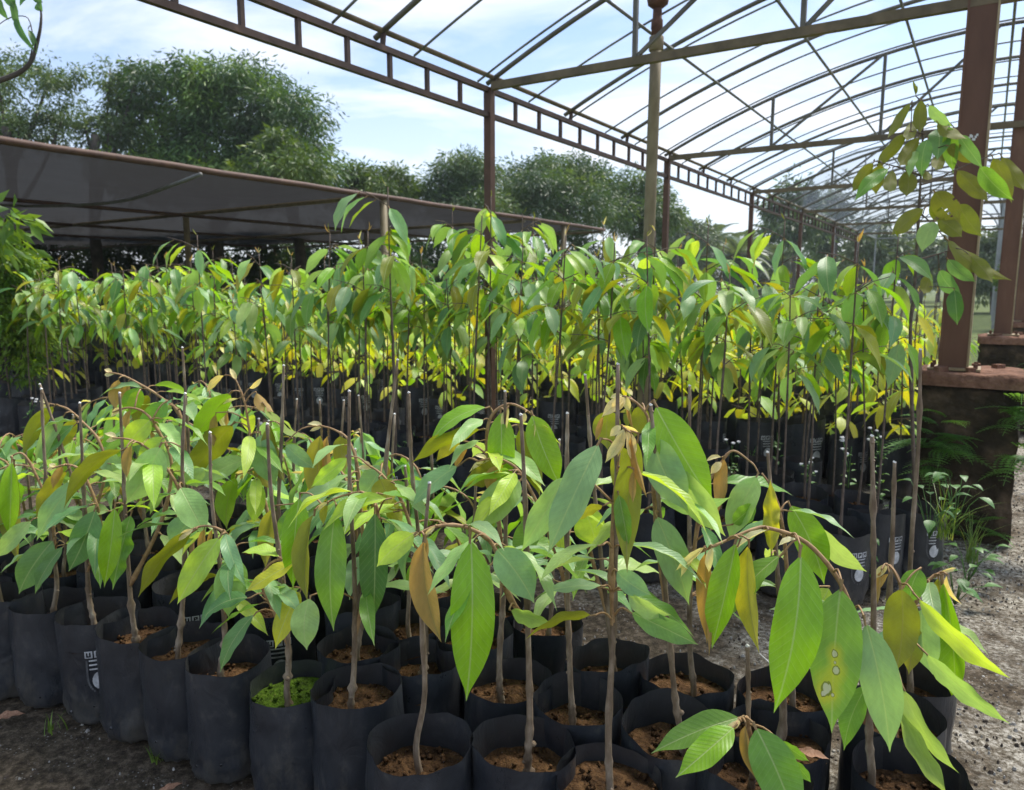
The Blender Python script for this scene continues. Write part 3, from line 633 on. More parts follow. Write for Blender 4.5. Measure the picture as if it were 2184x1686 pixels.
def logo_mesh():
    """white boxed letters U P M over a grey shield with a pale roundel, printed round the bag"""
    mb = MB(); RR = BR + .0065
    def pt(x, z, o=0.): a = x / RR; return Vector(((RR + o) * math.sin(a), -(RR + o) * math.cos(a), z))
    def rect(x0, x1, z0, z1, m, o=0.):
        n = max(1, int((x1 - x0) / .008))
        for i in range(n):
            a = x0 + (x1 - x0) * i / n; b = x0 + (x1 - x0) * (i + 1) / n; k = len(mb.v)
            mb.v += [pt(a, z0, o), pt(b, z0, o), pt(b, z1, o), pt(a, z1, o)]; mb.quad((k, k + 1, k + 2, k + 3), m)
    S = .023; G = .0275; zt = .268
    for i, ch in enumerate('UPM'):
        x = -G * 1.5 + i * G; rect(x, x + S, zt - S, zt, 0)
        a, b, c, d = x + .005, x + S - .005, zt - S + .004, zt - .004; w = .0042; o = .0006
        if ch == 'U': rect(a, a + w, c, d, 2, o); rect(b - w, b, c, d, 2, o); rect(a + w, b - w, c, c + w, 2, o)
        if ch == 'P': rect(a, a + w, c, d, 2, o); rect(a + w, b - w, d - w, d, 2, o); rect(a + w, b - w, d - .0095, d - .0095 + .0032, 2, o); rect(b - w, b, d - .0095, d, 2, o)
        if ch == 'M':
            rect(a - .001, a + .0025, c, d, 2, o); rect(b - .0025, b + .001, c, d, 2, o); rect(a + .0025, a + .005, d - .006, d, 2, o); rect(b - .005, b - .0025, d - .006, d, 2, o); rect(a + .005, b - .005, d - .0095, d - .004, 2, o)
    # shield
    zs0 = zt - S - .006; N = 16
    def half(z):
        t = (zs0 - z) / .115; return .040 if t < .5 else .040 * math.sqrt(max(0., 1 - ((t - .5) / .5) ** 2))
    for i in range(N):
        za = zs0 - .115 * i / N; zb = zs0 - .115 * (i + 1) / N; wa = (half(za) + half(zb)) / 2
        rect(-wa, -wa + min(.006, wa), zb, za, 1); rect(wa - min(.006, wa), wa, zb, za, 1)
        if i < 5 and i % 2 == 0: rect(-wa + .010, wa - .010, zb + .002, za, 0)
    k = len(mb.v); cz = zs0 - .070
    mb.v.append(pt(0, cz, .0008))
    for i in range(18): a = i * 6.2832 / 18; mb.v.append(pt(.024 * math.cos(a), cz + .030 * math.sin(a), .0004))
    for i in range(18): mb.quad((k, k + 1 + i, k + 1 + (i + 1) % 18), 0)
    return mb.mesh('printed_logo', [M['print'], M['print_grey'], M['hole']], False)
LOGO = logo_mesh()

def add_bag(root, r, logo=None, moss=False):
    rz = r.uniform(0, 6.28); b = ob('grow_bag', BAGS[r.randrange(len(BAGS))], root, Matrix.Rotation(rz, 4, 'Z'))
    ob('soil', MOSSY if moss else SOILS[r.randrange(5)], root, Matrix.Rotation(r.uniform(0, 6.28), 4, 'Z'))
    if logo is not None: ob('printed_logo', LOGO, b, Matrix.Rotation(-rz, 4, 'Z') @ Matrix.Rotation(logo - root.rotation_euler.z, 4, 'Z'))
    return b

def stem_mesh(pts, r0, r1, mat, n=8, nodes=0, seed=0, sub=4):
    r = random.Random(seed); q = catmull(pts, sub); k = len(q); rr = []
    for i in range(k):
        t = i / (k - 1); x = r0 + (r1 - r0) * t; x *= 1 + .05 * r.uniform(-1, 1)
        rr.append(x)
    if nodes:
        for _ in range(nodes): i = r.randrange(1, k - 1); rr[i] *= 1.32
    m = MB(); m.tube(q, rr, n)
    if nodes >= 10:
        for _ in range(7):                                                   # leaf scars and dormant buds
            i = r.randrange(2, k - 1); a = r.uniform(0, 6.28); c = q[i] + Vector((math.cos(a), math.sin(a), 0)) * rr[i] * .95; w = rr[i] * r.uniform(.45, .8)
            m.lathe([(0., -w), (w * .8, -w * .4), (w, 0), (w * .7, w * .6), (0., w)], 6, 0, lambda p, aa, ii, c=c: p + c)
    me = m.mesh('stem', [mat]); return me, q
CUT = {}
def cut_tip(root, stock, q, r1):
    key = round(r1, 4)
    if key not in CUT:
        m = MB(); m.tube([(0, 0, -.002), (0, 0, .0025)], r1 * 1.06, 8); CUT[key] = m.mesh('cut_tip', [M['cut']], False)
    d = (q[-1] - q[-2]).normalized(); e = Matrix.Rotation(.55, 3, 'Y') @ d
    ob('cut_tip', CUT[key], stock, Matrix.Translation(q[-1]) @ e.to_track_quat('Z', 'Y').to_matrix().to_4x4())

def add_twig(root, a, b, r=.0022, sag=.015, mat='scion', name='twig'):
    m = MB(); mid = (a + b) / 2 + Vector((0, 0, sag)); m.tube(catmull([a, mid, b], 3), [r * 1.25] * 3 + [r] * 4, 6); return ob(name, m.mesh('twig', [M[mat]]), root)

# ------------------------------------------------------------------ grafted saplings of the front block, generic
def grafted_spec(seed):
    """list of parts for one procedurally grown grafted sapling, local to its bag, arching towards +X"""
    r = random.Random(1000 + seed); parts = []
    h = r.uniform(.70, 1.02); b = r.uniform(-.02, .02); c = r.uniform(-.02, .02)
    pts = [(0, 0, .25), (.012 * r.choice((-1, 1)), .006, .33), (b, c, .46), (b * 1.3, c * .8, .7), (b * 2.2 + r.uniform(-.02, .02), c * 2, h)]
    me, q = stem_mesh(pts,   .0088, .0036, M['bark'], 8, 3, seed); parts.append(('rootstock', me, None, None)); parts.append(('cut', q, .0036, None))
    g = Vector((b, c, .44)); top = r.uniform(.66, .90); reach = r.uniform(.12, .24)
    sp = [g, g + Vector((.02, .012 * r.choice((-1, 1)), .08)), Vector((b + .03, c, top - .12)), Vector((b + .07, c, top)), Vector((b + .07 + reach * .5, c + r.uniform(-.03, .03), top + .035)), Vector((b + .07 + reach, c + r.uniform(-.05, .05), top + r.uniform(-.03, .02)))]
    me, sq = stem_mesh(sp, .0062, .0022, M['scion'], 7, 2, seed + 1); parts.append(('scion', me, None, None))
    n = r.randint(13, 17); k = len(sq)
    for i in range(n):
        t = (i + .5) / n; p = sq[min(k - 2, int((.22 + .76 * t) * (k - 1)))]; a = i * 2.4 + r.uniform(-.4, .4)
        out = Vector((math.cos(a), math.sin(a), 0)); dz = -(.25 + 1.1 * t ** 1.2 + r.uniform(-.15, .25)); d = (out + Vector((0, 0, dz))).normalized()
        if t > .6: d = (d + Vector((.1, 0, -.8 * (t - .4)))).normalized()
        L = r.uniform(.17, .25) * (1 - .25 * max(0, t - .75) / .25) * (.85 + .15 * min(1, t * 3))
        col = r.choices(('blue', 'deep', 'pale', 'mid', 'bright', 'lime', 'olive', 'yellow'), (5, 3, 3, 2, 1 + 3 * t, .6 + t, 1.2 * t, .3))[0]
        nrm = Vector((out.x, out.y, .55 + .8 * (1 - t))) + Vector((r.uniform(-.5, .5), r.uniform(-.5, .5), 0))
        mesh = r.choice(NEAR); parts.append(('leaf', mesh, leaf_matrix(p, p + d * L, nrm, r.uniform(.21, .30) * (1 if t < .8 else .8)), tone(col, .14, r)))
    ap = sq[-1]
    for i in range(r.randint(3, 5)):
        d = Vector((r.uniform(.1, 1), r.uniform(-.6, .6), r.uniform(-1.1, .1))).normalized(); L = r.uniform(.035, .075)
        parts.append(('young_leaf', r.choice(FOLD), leaf_matrix(ap - Vector((r.uniform(0, .03), 0, 0)), ap + d * L, Vector((r.uniform(-1, 1), r.uniform(-1, 1), .5)), r.uniform(.2, .3)), tone(r.choice(('tan', 'tan', 'copper')), .12, r)))
    if r.random() < .7:
        p = sq[int(k * .88)]; parts.append(('young_leaf', r.choice(FOLD), leaf_matrix(p, p + Vector((r.uniform(-.02, .02), r.uniform(-.02, .02), -r.uniform(.08, .12))), Vector((r.uniform(-1, 1), r.uniform(-1, 1), 0)), .26), tone('copper', .12, r)))
    return parts
def grow(root, parts, r=None, jitter=0.):
    last = None
    for nm, a, b, c in parts:
        if nm == 'cut': cut_tip(root, last, a, b); continue
        o = ob(nm, a, root, b, c)
        if nm == 'rootstock': last = o
GRAFT = [grafted_spec(i) for i in range(9)]
SHORT = [[p for k, p in enumerate(g_) if p[0] in ('rootstock', 'cut')] for g_ in GRAFT[:5]]

# ------------------------------------------------------------------ front block: plants measured in the photograph
# name: bag rim centre px, soil px, stock tip px, graft-to-apex px line, filler leaves, label, extra
HERO = [
 dict(k='A', rim=(1118, 1592), tip=(1111, 885), sc=[(1092, 1338), (1078, 1256), (1053, 1165), (1000, 1127), (942, 1121), (894, 1138), (850, 1168)], fill=2, dz=-.07,
      lab='grafted sapling with a long bright green leaf hanging beside a folded copper leaf',
      lv=[(1003, 1130, 994, 1497, 92, 0, 'bright', -.04, -.05, 'F'), (905, 1140, 942, 1372, 58, 165, 'copper', -.03, -.04, 'O'), (890, 1136, 803, 1210, 52, 15, 'lime', -.02, .0, 'F'), (1053, 1165, 1140, 1288, 76, 5, 'blue', -.05, -.08, 'F'),
          (900, 1135, 835, 1178, 12, 40, 'tan', 0, 0, 'O'), (892, 1138, 858, 1172, 14, 60, 'tan', 0, 0, 'O'), (930, 1122, 905, 1142, 10, 30, 'tan', 0, 0, 'O'), (910, 1145, 908, 1200, 12, 170, 'copper', .02, .02, 'O'), (1075, 1250, 960, 1236, 22, 70, 'blue', 0, .02, 'N'), (1085, 1300, 1180, 1330, 30, 55, 'pale', 0, -.02, 'N')]),
 dict(k='B', rim=(1299, 1647), tip=(1318, 777), sc=[(1308, 1340), (1304, 1200), (1312, 1050), (1320, 965), (1330, 915)], fill=2, dz=-.03,
      lab='grafted sapling whose upright brown shoot ends in a spray of pale tan young leaves',
      lv=[(1283, 934, 1167, 1186, 72, 18, 'blue', -.05, -.10, 'F'), (1208, 1008, 1111, 1178, 62, -15, 'pale', .03, .0, 'F'), (1362, 922, 1338, 1223, 58, 172, 'olive', -.05, -.05, 'F'), (1326, 945, 1348, 1085, 62, 185, 'olive', .05, .05, 'F'),
          (1318, 1048, 1340, 1170, 36, 15, 'mid', -.02, -.03, 'N'), (1312, 1215, 1390, 1270, 46, 10, 'blue', -.02, -.05, 'F'), (1335, 1262, 1432, 1312, 36, 30, 'pale', -.03, -.06, 'N'), (1337, 1302, 1490, 1376, 50, 25, 'deep', -.03, -.05, 'N'),
          (1270, 1312, 1118, 1366, 22, 110, 'olive', -.02, -.05, 'N'), (1287, 1162, 1150, 1244, 28, 65, 'pale', -.03, -.06, 'N'), (1290, 1078, 1222, 1112, 22, 120, 'gold', 0, 0, 'N'), (1290, 1250, 1160, 1262, 22, 60, 'blue', -.02, -.03, 'N'),
          (1335, 916, 1290, 988, 24, 20, 'tan', -.03, -.04, 'O'), (1330, 912, 1318, 975, 18, 40, 'tan', -.03, -.04, 'O'), (1335, 915, 1348, 985, 20, -30, 'tan', -.04, -.04, 'O'), (1325, 907, 1362, 922, 12, 40, 'tan', -.02, -.02, 'O'), (1325, 907, 1300, 932, 14, 20, 'tan', -.02, -.02, 'O'), (1345, 922, 1380, 1063, 16, 160, 'copper', -.06, -.06, 'O'), (1352, 1000, 1350, 1075, 14, 170, 'copper', -.05, -.05, 'O')]),
 dict(k='C', rim=(1434, 1560), tip=(1388, 864), sc=[(1405, 1320), (1402, 1150), (1392, 1000), (1384, 900), (1360, 862), (1335, 848)], fill=4, dz=.0, logo=.22,
      lab='grafted sapling with a broad bright green leaf bending out beside bluish hanging leaves',
      lv=[(1392, 853, 1524, 1078, 84, -12, 'bright', -.02, -.06, 'F'), (1388, 922, 1470, 1095, 76, -8, 'blue', -.04, -.08, 'F'), (1412, 985, 1548, 1145, 64, 12, 'pale', -.03, -.07, 'F'), (1300, 870, 1296, 960, 60, 180, 'olive', .02, .02, 'F'), (1395, 1090, 1470, 1292, 66, 5, 'blue', -.04, -.07, 'F'), (1370, 860, 1352, 935, 40, 175, 'olive', .03, .03, 'F'),
          (1335, 846, 1283, 890, 20, 30, 'tan', -.01, -.02, 'O'), (1334, 846, 1305, 882, 20, 10, 'tan', -.02, -.02, 'O'), (1335, 845, 1342, 878, 14, 10, 'tan', -.01, -.01, 'O'), (1330, 845, 1300, 850, 9, 40, 'tan', 0, 0, 'O'), (1288, 886, 1270, 942, 12, 165, 'copper', 0, 0, 'O'), (1340, 848, 1352, 920, 8, 165, 'copper', .02, .02, 'O'), (1398, 1060, 1560, 1060, 30, 60, 'blue', .02, -.05, 'N')]),
 dict(k='D', rim=(1942, 1644), soil=(1856, 1686), tip=(1860, 930), sc=[(1850, 1480), (1832, 1350), (1790, 1240), (1720, 1158), (1641, 1127), (1604, 1130), (1538, 1158), (1480, 1185)], fill=0, dz=-.05,
      lab='grafted sapling with a long arching shoot and a large leaf scarred by pale brown spots',
      lv=[(1708, 1162, 1650, 1522, 96, -6, 'bright', -.06, -.09, 'F'), (1795, 1236, 1774, 1565, 100, 3, 'spot', -.06, -.10, 'S'), (1842, 1312, 1898, 1606, 78, 5, 'blue', -.07, -.11, 'F'), (1597, 1150, 1620, 1395, 38, 160, 'yellow', -.03, -.05, 'O'), (1572, 1145, 1518, 1385, 52, 25, 'bright', -.03, -.04, 'O'), (1580, 1148, 1512, 1400, 24, 155, 'copper', -.045, -.06, 'O'), (1505, 1168, 1508, 1375, 32, 170, 'copper', -.03, -.03, 'O'),
          (1673, 1178, 1533, 1336, 48, 40, 'mid', .03, .02, 'N'), (1856, 1455, 1800, 1602, 44, 30, 'mid', -.03, -.03, 'F'), (1505, 1165, 1440, 1218, 16, 30, 'tan', -.02, -.02, 'O'), (1495, 1172, 1452, 1232, 14, 50, 'tan', -.02, -.02, 'O'), (1520, 1165, 1512, 1222, 14, 20, 'tan', -.03, -.03, 'O'), (1640, 1130, 1560, 1180, 10, 60, 'tan', .0, .0, 'O'), (1700, 1150, 1660, 1165, 9, 60, 'tan', .0, .0, 'O')]),
 dict(k='E', rim=(1905, 1527), tip=(1908, 986), sc=[(1908, 1460), (1915, 1350), (1922, 1260), (1905, 1215), (1890, 1204)], fill=0, dz=-.06,
      lab='grafted sapling at the aisle edge with pale lance leaves swept out over the gravel',
      lv=[(1920, 1244, 1908, 1440, 70, 172, 'olive', -.04, -.05, 'F'), (1947, 1264, 2156, 1448, 38, 25, 'lime', -.05, -.10, 'N'), (1965, 1384, 2156, 1545, 38, 35, 'pale', -.06, -.12, 'N'), (1922, 1458, 2046, 1650, 34, 40, 'pale', -.06, -.12, 'N'), (1918, 1508, 2022, 1700, 40, 40, 'pale', -.07, -.12, 'N'), (1968, 1290, 1990, 1440, 62, 5, 'blue', .03, .02, 'F'), (1955, 1330, 1938, 1440, 46, 170, 'gold', .02, .02, 'F'), (1965, 1210, 1940, 1290, 48, 10, 'mid', .05, .05, 'F'),
          (1893, 1205, 1868, 1235, 14, 20, 'tan', -.02, -.02, 'O'), (1890, 1205, 1878, 1225, 12, 50, 'tan', -.02, -.02, 'O'), (1897, 1222, 1868, 1262, 12, 160, 'copper', -.02, -.02, 'O'), (1880, 1215, 1872, 1290, 12, 160, 'copper', -.03, -.03, 'O')]),
 dict(k='F', rim=(1935, 1445), tip=(1963, 746), sc=[(1942, 1400), (1946, 1310), (1972, 1248), (2005, 1222), (2022, 1226)], fill=2, dz=.03,
      lab='grafted sapling with the tallest topped rootstock beside the gravel aisle', tilt=1,
      lv=[(2008, 1225, 2036, 1506, 58, 20, 'bright', -.03, -.04, 'O'), (2000, 1224, 2030, 1390, 30, 165, 'olive', -.02, -.03, 'O'), (2018, 1224, 2052, 1290, 7, 60, 'tan', -.03, -.03, 'O'), (2005, 1220, 2040, 1212, 9, 40, 'tan', 0, 0, 'O'), (1960, 1330, 2000, 1395, 30, 20, 'deep', 0, 0, 'N')]),
 dict(k='G', rim=(1607, 1654), soil=(1598, 1696), tip=(1594, 1378), sc=[(1602, 1580), (1592, 1532), (1578, 1540)], fill=0, dz=-.10, low=1,
      lab='small sapling with only a few leaves and a short cut stem between larger bags',
      lv=[(1588, 1528, 1388, 1608, 56, 20, 'mid', -.02, -.05, 'F'), (1572, 1545, 1440, 1660, 58, 15, 'bright', -.05, -.10, 'F'), (1606, 1540, 1700, 1760, 92, 8, 'mid', -.06, -.12, 'F'), (1590, 1540, 1613, 1664, 26, 165, 'copper', -.06, -.08, 'O'), (1660, 1578, 1726, 1624, 24, 40, 'mid', .02, .0, 'N'), (1690, 1620, 1730, 1670, 20, 40, 'mid', .02, .0, 'N'), (1580, 1538, 1540, 1570, 10, 30, 'tan', -.04, -.05, 'O'), (1578, 1536, 1560, 1560, 10, 50, 'tan', -.04, -.05, 'O')]),
 dict(k='H', rim=(1085, 1440), tip=(1077, 835), sc=[(1080, 1330), (1068, 1150), (1045, 1010), (1038, 930), (1052, 882), (1090, 862), (1135, 885), (1160, 915)], fill=4, dz=.0,
      lab='grafted sapling with two backlit olive green leaves hanging from a hooked shoot',
      lv=[(1068, 868, 1064, 1066, 58, 8, 'bright', -.03, -.03, 'F'), (1132, 876, 1196, 1040, 62, -8, 'bright', -.02, -.04, 'F'), (1105, 905, 1152, 1062, 44, 170, 'olive', -.03, -.04, 'F'), (1046, 868, 915, 948, 34, 55, 'bright', .0, .0, 'N'), (1034, 915, 878, 988, 34, 130, 'olive', .0, -.02, 'N'), (1085, 866, 1078, 925, 14, 30, 'tan', -.04, -.04, 'O'), (1120, 880, 1112, 905, 12, 30, 'tan', -.03, -.03, 'O'), (1140, 900, 1130, 945, 14, 30, 'tan', -.03, -.03, 'O'), (1150, 905, 1178, 925, 9, 30, 'tan', -.03, -.03, 'O'), (1160, 905, 1162, 990, 18, 165, 'copper', -.02, -.02, 'O'), (985, 940, 930, 985, 26, 160, 'gold', .04, .04, 'N'), (1000, 950, 970, 1000, 16, 165, 'copper', .02, .02, 'O')]),
 dict(k='I', rim=(1232, 1499), tip=(1210, 882), sc=[(1225, 1400), (1205, 1250), (1165, 1120), (1142, 1066), (1108, 1007), (1078, 984), (1050, 978), (1020, 984)], fill=5, dz=.02,
      lab='grafted sapling with a leaning hooked shoot and a puckered olive leaf near its tip',
      lv=[(1116, 1018, 1017, 1134, 68, 10, 'pale', -.04, -.06, 'F'), (1079, 987, 988, 1040, 48, 150, 'olive', .0, .0, 'W'), (1063, 990, 1044, 1056, 22, 165, 'copper', -.03, -.03, 'O'), (1050, 980, 1000, 1008, 9, 40, 'tan', 0, 0, 'O'), (1040, 980, 1012, 972, 8, 40, 'tan', 0, 0, 'O'), (982, 991, 877, 1082, 40, 30, 'blue', .06, .03, 'N'), (1150, 1100, 1100, 1200, 56, 8, 'mid', .0, -.02, 'F'), (1240, 1080, 1270, 1160, 60, 5, 'lime', .06, .05, 'F'), (1190, 1130, 1200, 1190, 50, 165, 'lime', .05, .05, 'F')]),
 dict(k='J', rim=(762, 1471), tip=(745, 835), sc=[(758, 1370), (785, 1230), (806, 1110), (792, 1062), (765, 1052), (724, 1060), (688, 1078)], fill=4, dz=-.03,
      lab='grafted sapling in the front row with a row of strap-like leaves hanging straight down',
      lv=[(718, 1076, 712, 1348, 64, 5, 'mid', -.04, -.05, 'F'), (672, 1086, 656, 1284, 38, 150, 'olive', -.03, -.04, 'O'), (640, 1050, 625, 1258, 56, -5, 'bright', .04, .03, 'F'), (800, 1078, 796, 1328, 62, 5, 'dark', .02, .02, 'F'), (836, 1063, 688, 1134, 34, 40, 'lime', -.05, -.06, 'N'), (700, 1072, 676, 1092, 8, 40, 'tan', -.02, -.02, 'O'), (700, 1075, 690, 1120, 14, 160, 'gold', -.02, -.02, 'O'), (662, 1270, 655, 1388, 58, 8, 'pale', -.05, -.08, 'F')]),
 dict(k='K', rim=(897, 1403), tip=(872, 838), sc=[(893, 1300), (893, 1190), (859, 1075), (825, 1025), (805, 1005), (787, 994)], fill=5, dz=.0,
      lab='grafted sapling with a shoot leaning over and a curled gold leaf near the tip',
      lv=[(808, 1018, 828, 1085, 54, 160, 'gold', -.02, -.02, 'F'), (816, 988, 770, 1065, 54, 10, 'blue', .03, .02, 'F'), (795, 1000, 762, 998, 8, 40, 'tan', 0, 0, 'O'), (792, 998, 770, 985, 8, 40, 'tan', 0, 0, 'O'), (836, 1060, 858, 1120, 36, 160, 'gold', .03, .03, 'N'), (745, 973, 663, 1040, 34, 20, 'lime', .0, .0, 'N')]),
 dict(k='L', rim=(625, 1447), tip=(570, 905), sc=[(612, 1390), (578, 1290), (556, 1240), (580, 1200), (618, 1192)], fill=3, dz=-.02, moss=True,
      lab='grafted sapling in a bag topped with green moss',
      lv=[(640, 1195, 522, 1264, 30, 50, 'yellow', -.04, -.05, 'N'), (644, 1254, 587, 1386, 44, 15, 'yellow', -.05, -.07, 'F'), (535, 1275, 436, 1315, 34, 50, 'deep', .0, -.03, 'N'), (548, 1305, 470, 1435, 34, 25, 'deep', -.02, -.05, 'N'), (600, 1190, 515, 1180, 22, 60, 'lime', .0, .0, 'N'), (568, 1258, 640, 1255, 30, 60, 'blue', .0, .0, 'N')]),
 dict(k='M', rim=(487, 1406), tip=(448, 923), sc=[(470, 1330), (494, 1250), (506, 1178), (475, 1134), (437, 1122), (405, 1132)], fill=4, dz=-.02,
      lab='grafted sapling in the front row with two broad pale leaves under an arched shoot',
      lv=[(506, 1182, 487, 1318, 66, -5, 'pale', -.05, -.08, 'F'), (475, 1138, 378, 1290, 56, 15, 'lime', -.05, -.08, 'F'), (420, 1128, 294, 1276, 34, 130, 'olive', -.02, -.03, 'N'), (437, 1124, 430, 1200, 14, 160, 'copper', .0, .0, 'O'), (455, 1125, 452, 1190, 12, 160, 'copper', .02, .02, 'O'), (415, 1128, 380, 1155, 12, 30, 'tan', -.02, -.02, 'O'), (410, 1130, 385, 1142, 9, 30, 'tan', -.02, -.02, 'O'), (480, 1230, 360, 1290, 24, 120, 'olive', .02, .02, 'N')]),
 dict(k='N', rim=(393, 1372), tip=(395, 840), sc=[(402, 1290), (410, 1150), (380, 1040), (328, 968), (284, 940), (240, 934)], fill=4, dz=-.02,
      lab='grafted sapling in the front row with pale oval leaves along a long slanting shoot',
      lv=[(346, 944, 268, 1076, 66, 10, 'pale', -.05, -.06, 'F'), (382, 1034, 440, 1144, 62, -5, 'pale', -.06, -.08, 'F'), (356, 930, 293, 990, 40, 15, 'lime', .02, .02, 'F'), (270, 956, 136, 1086, 36, 140, 'olive', -.02, -.02, 'N'), (282, 946, 272, 1024, 17, 165, 'copper', -.04, -.04, 'O'), (420, 1102, 365, 1170, 58, 10, 'blue', -.02, -.03, 'F'), (250, 935, 222, 925, 9, 40, 'tan', 0, 0, 'O'), (255, 936, 225, 942, 9, 40, 'tan', 0, 0, 'O'), (400, 1000, 420, 1040, 46, 5, 'pale', .08, .08, 'F')]),
 dict(k='O', rim=(297, 1341), tip=(255, 839), sc=[(300, 1260), (345, 1110), (366, 990), (335, 915), (308, 880), (273, 870), (240, 880)], fill=4, dz=.0,
      lab='grafted sapling in the front row with lime yellow leaves crowding its bent tip',
      lv=[(359, 853, 300, 934, 42, 10, 'mid', .03, .02, 'F'), (325, 893, 264, 956, 48, 10, 'lime', -.02, -.02, 'F'), (246, 1073, 222, 1254, 44, 5, 'bright', -.05, -.06, 'F'), (282, 1088, 240, 1260, 40, 20, 'mid', .0, -.02, 'W'), (300, 830, 275, 885, 30, 160, 'bright', .04, .04, 'N'), (268, 872, 236, 890, 12, 40, 'tan', 0, 0, 'O'), (280, 873, 270, 920, 16, 165, 'copper', 0, 0, 'O')]),
 dict(k='P', rim=(212, 1311), tip=(170, 860), sc=[(210, 1230), (215, 1120), (184, 1022), (163, 997), (137, 992), (112, 1000)], fill=5, dz=-.02, logo=.45,
      lab='grafted sapling of the outer front row whose bag shows a boxed letter logo and shield',
      lv=[(172, 1016, 78, 1154, 40, 20, 'blue', -.03, -.04, 'N'), (147, 1000, 76, 1108, 32, 150, 'gold', .0, .0, 'N'), (206, 1080, 146, 1220, 56, 10, 'deep', -.05, -.06, 'F'), (135, 993, 112, 1045, 14, 165, 'copper', -.02, -.02, 'O'), (125, 996, 100, 1002, 8, 30, 'tan', 0, 0, 'O'), (120, 996, 105, 990, 8, 30, 'tan', 0, 0, 'O'), (240, 1090, 160, 1130, 26, 60, 'pale', .03, .03, 'N')]),
 dict(k='Q', rim=(109, 1287), tip=(88, 830), sc=[(118, 1210), (110, 1100), (75, 1010), (48, 968), (22, 975)], fill=5, dz=-.02,
      lab='grafted sapling with a thick pale mottled trunk base near the end of the front row',
      lv=[(120, 1146, 40, 1268, 58, 10, 'deep', -.05, -.06, 'F'), (73, 1106, -6, 1190, 36, 25, 'pale', -.05, -.06, 'N'), (30, 980, 40, 1205, 34, 165, 'olive', .0, .0, 'O'), (140, 1160, 75, 1268, 26, 35, 'deep', -.06, -.06, 'N'), (26, 975, 20, 1150, 30, 12, 'bright', -.02, -.02, 'O')]),
 dict(k='R', rim=(408, 1248), tip=(389, 742), sc=[(405, 1160), (400, 1000), (386, 890), (342, 847), (297, 819), (259, 800), (225, 794)], fill=5, dz=.0, logo=.5,
      lab='grafted sapling behind the front rows with a high arching shoot and small copper leaves',
      lv=[(254, 806, 247, 876, 20, 165, 'copper', -.02, -.02, 'O'), (274, 812, 268, 870, 16, 165, 'copper', .0, .0, 'O'), (300, 824, 276, 890, 40, 15, 'bright', .0, .0, 'F'), (320, 840, 290, 910, 34, 160, 'olive', .02, .02, 'N'), (240, 797, 222, 788, 8, 30, 'tan', 0, 0, 'O'), (245, 798, 222, 800, 8, 30, 'tan', 0, 0, 'O'), (386, 900, 340, 1010, 60, 10, 'blue', .02, .02, 'F'), (390, 930, 330, 960, 44, 10, 'pale', .0, .0, 'F')]),
 dict(k='S', rim=(590, 1290), tip=(605, 780), sc=[(585, 1180), (555, 1040), (534, 930), (522, 860), (504, 812)], fill=4, dz=.0, logo=.35,
      lab='grafted sapling with an upright shoot of broad olive backed leaves and tan bud tips',
      lv=[(496, 834, 408, 938, 48, 140, 'bright', -.02, -.02, 'N'), (502, 900, 392, 1030, 56, 150, 'olive', -.02, -.02, 'F'), (554, 920, 590, 1040, 54, 5, 'blue', -.02, -.03, 'F'), (577, 898, 608, 1030, 30, 155, 'olive', -.03, -.03, 'O'), (560, 858, 664, 938, 24, 110, 'mid', .0, .0, 'N'), (532, 978, 418, 1040, 40, 35, 'pale', -.03, -.04, 'N'), (548, 1022, 540, 1118, 38, 10, 'lime', -.03, -.04, 'F'), (506, 1012, 484, 1130, 34, 150, 'bright', -.02, -.03, 'O'), (461, 880, 455, 955, 18, 165, 'copper', -.02, -.02, 'O'), (545, 835, 585, 880, 20, 140, 'copper', .0, .0, 'O'), (480, 800, 440, 838, 14, 140, 'tan', 0, 0, 'O'), (505, 812, 490, 785, 9, 30, 'tan', 0, 0, 'O'), (530, 830, 560, 805, 8, 40, 'tan', 0, 0, 'O'), (510, 850, 465, 865, 9, 40, 'tan', 0, 0, 'O'), (545, 985, 580, 1045, 22, 160, 'gold', 0, 0, 'N')]),
 dict(k='T', rim=(767, 1379), tip=(848, 768), sc=[(770, 1270), (772, 1120), (765, 1010), (745, 942), (715, 918), (682, 908)], fill=4, dz=.04,
      lab='grafted sapling with a pair of coppery leaves hanging together from its bowed tip',
      lv=[(686, 918, 690, 1092, 40, 165, 'gold', .0, .0, 'O'), (700, 920, 712, 1080, 34, 165, 'copper', .02, .02, 'O'), (606, 946, 673, 1000, 34, 10, 'blue', .0, .0, 'N'), (725, 925, 735, 1010, 36, 160, 'olive', .03, .03, 'N'), (582, 1078, 566, 1214, 34, 160, 'gold', .0, .0, 'O'), (646, 1078, 592, 1160, 40, 25, 'mid', .0, .0, 'N'), (690, 910, 655, 905, 9, 40, 'tan', 0, 0, 'O'), (690, 910, 660, 920, 9, 40, 'tan', 0, 0, 'O')]),
 dict(k='U', rim=(240, 1215), tip=(85, 820), sc=[(235, 1130), (225, 1010), (212, 943), (178, 902), (143, 872), (100, 860)], fill=5, dz=.03,
      lab='grafted sapling behind the front rows with a low slanting shoot of narrow leaves',
      lv=[(120, 862, 48, 975, 34, 160, 'olive', -.02, -.02, 'N'), (141, 880, 78, 996, 30, 20, 'pale', -.04, -.04, 'N'), (165, 902, 84, 1000, 28, 35, 'deep', -.03, -.03, 'N'), (104, 861, 84, 856, 8, 30, 'tan', 0, 0, 'O'), (108, 862, 86, 870, 8, 30, 'tan', 0, 0, 'O'), (160, 890, 130, 960, 28, 160, 'gold', .02, .02, 'N'), (212, 950, 250, 1020, 42, 10, 'blue', .0, .0, 'F')]),
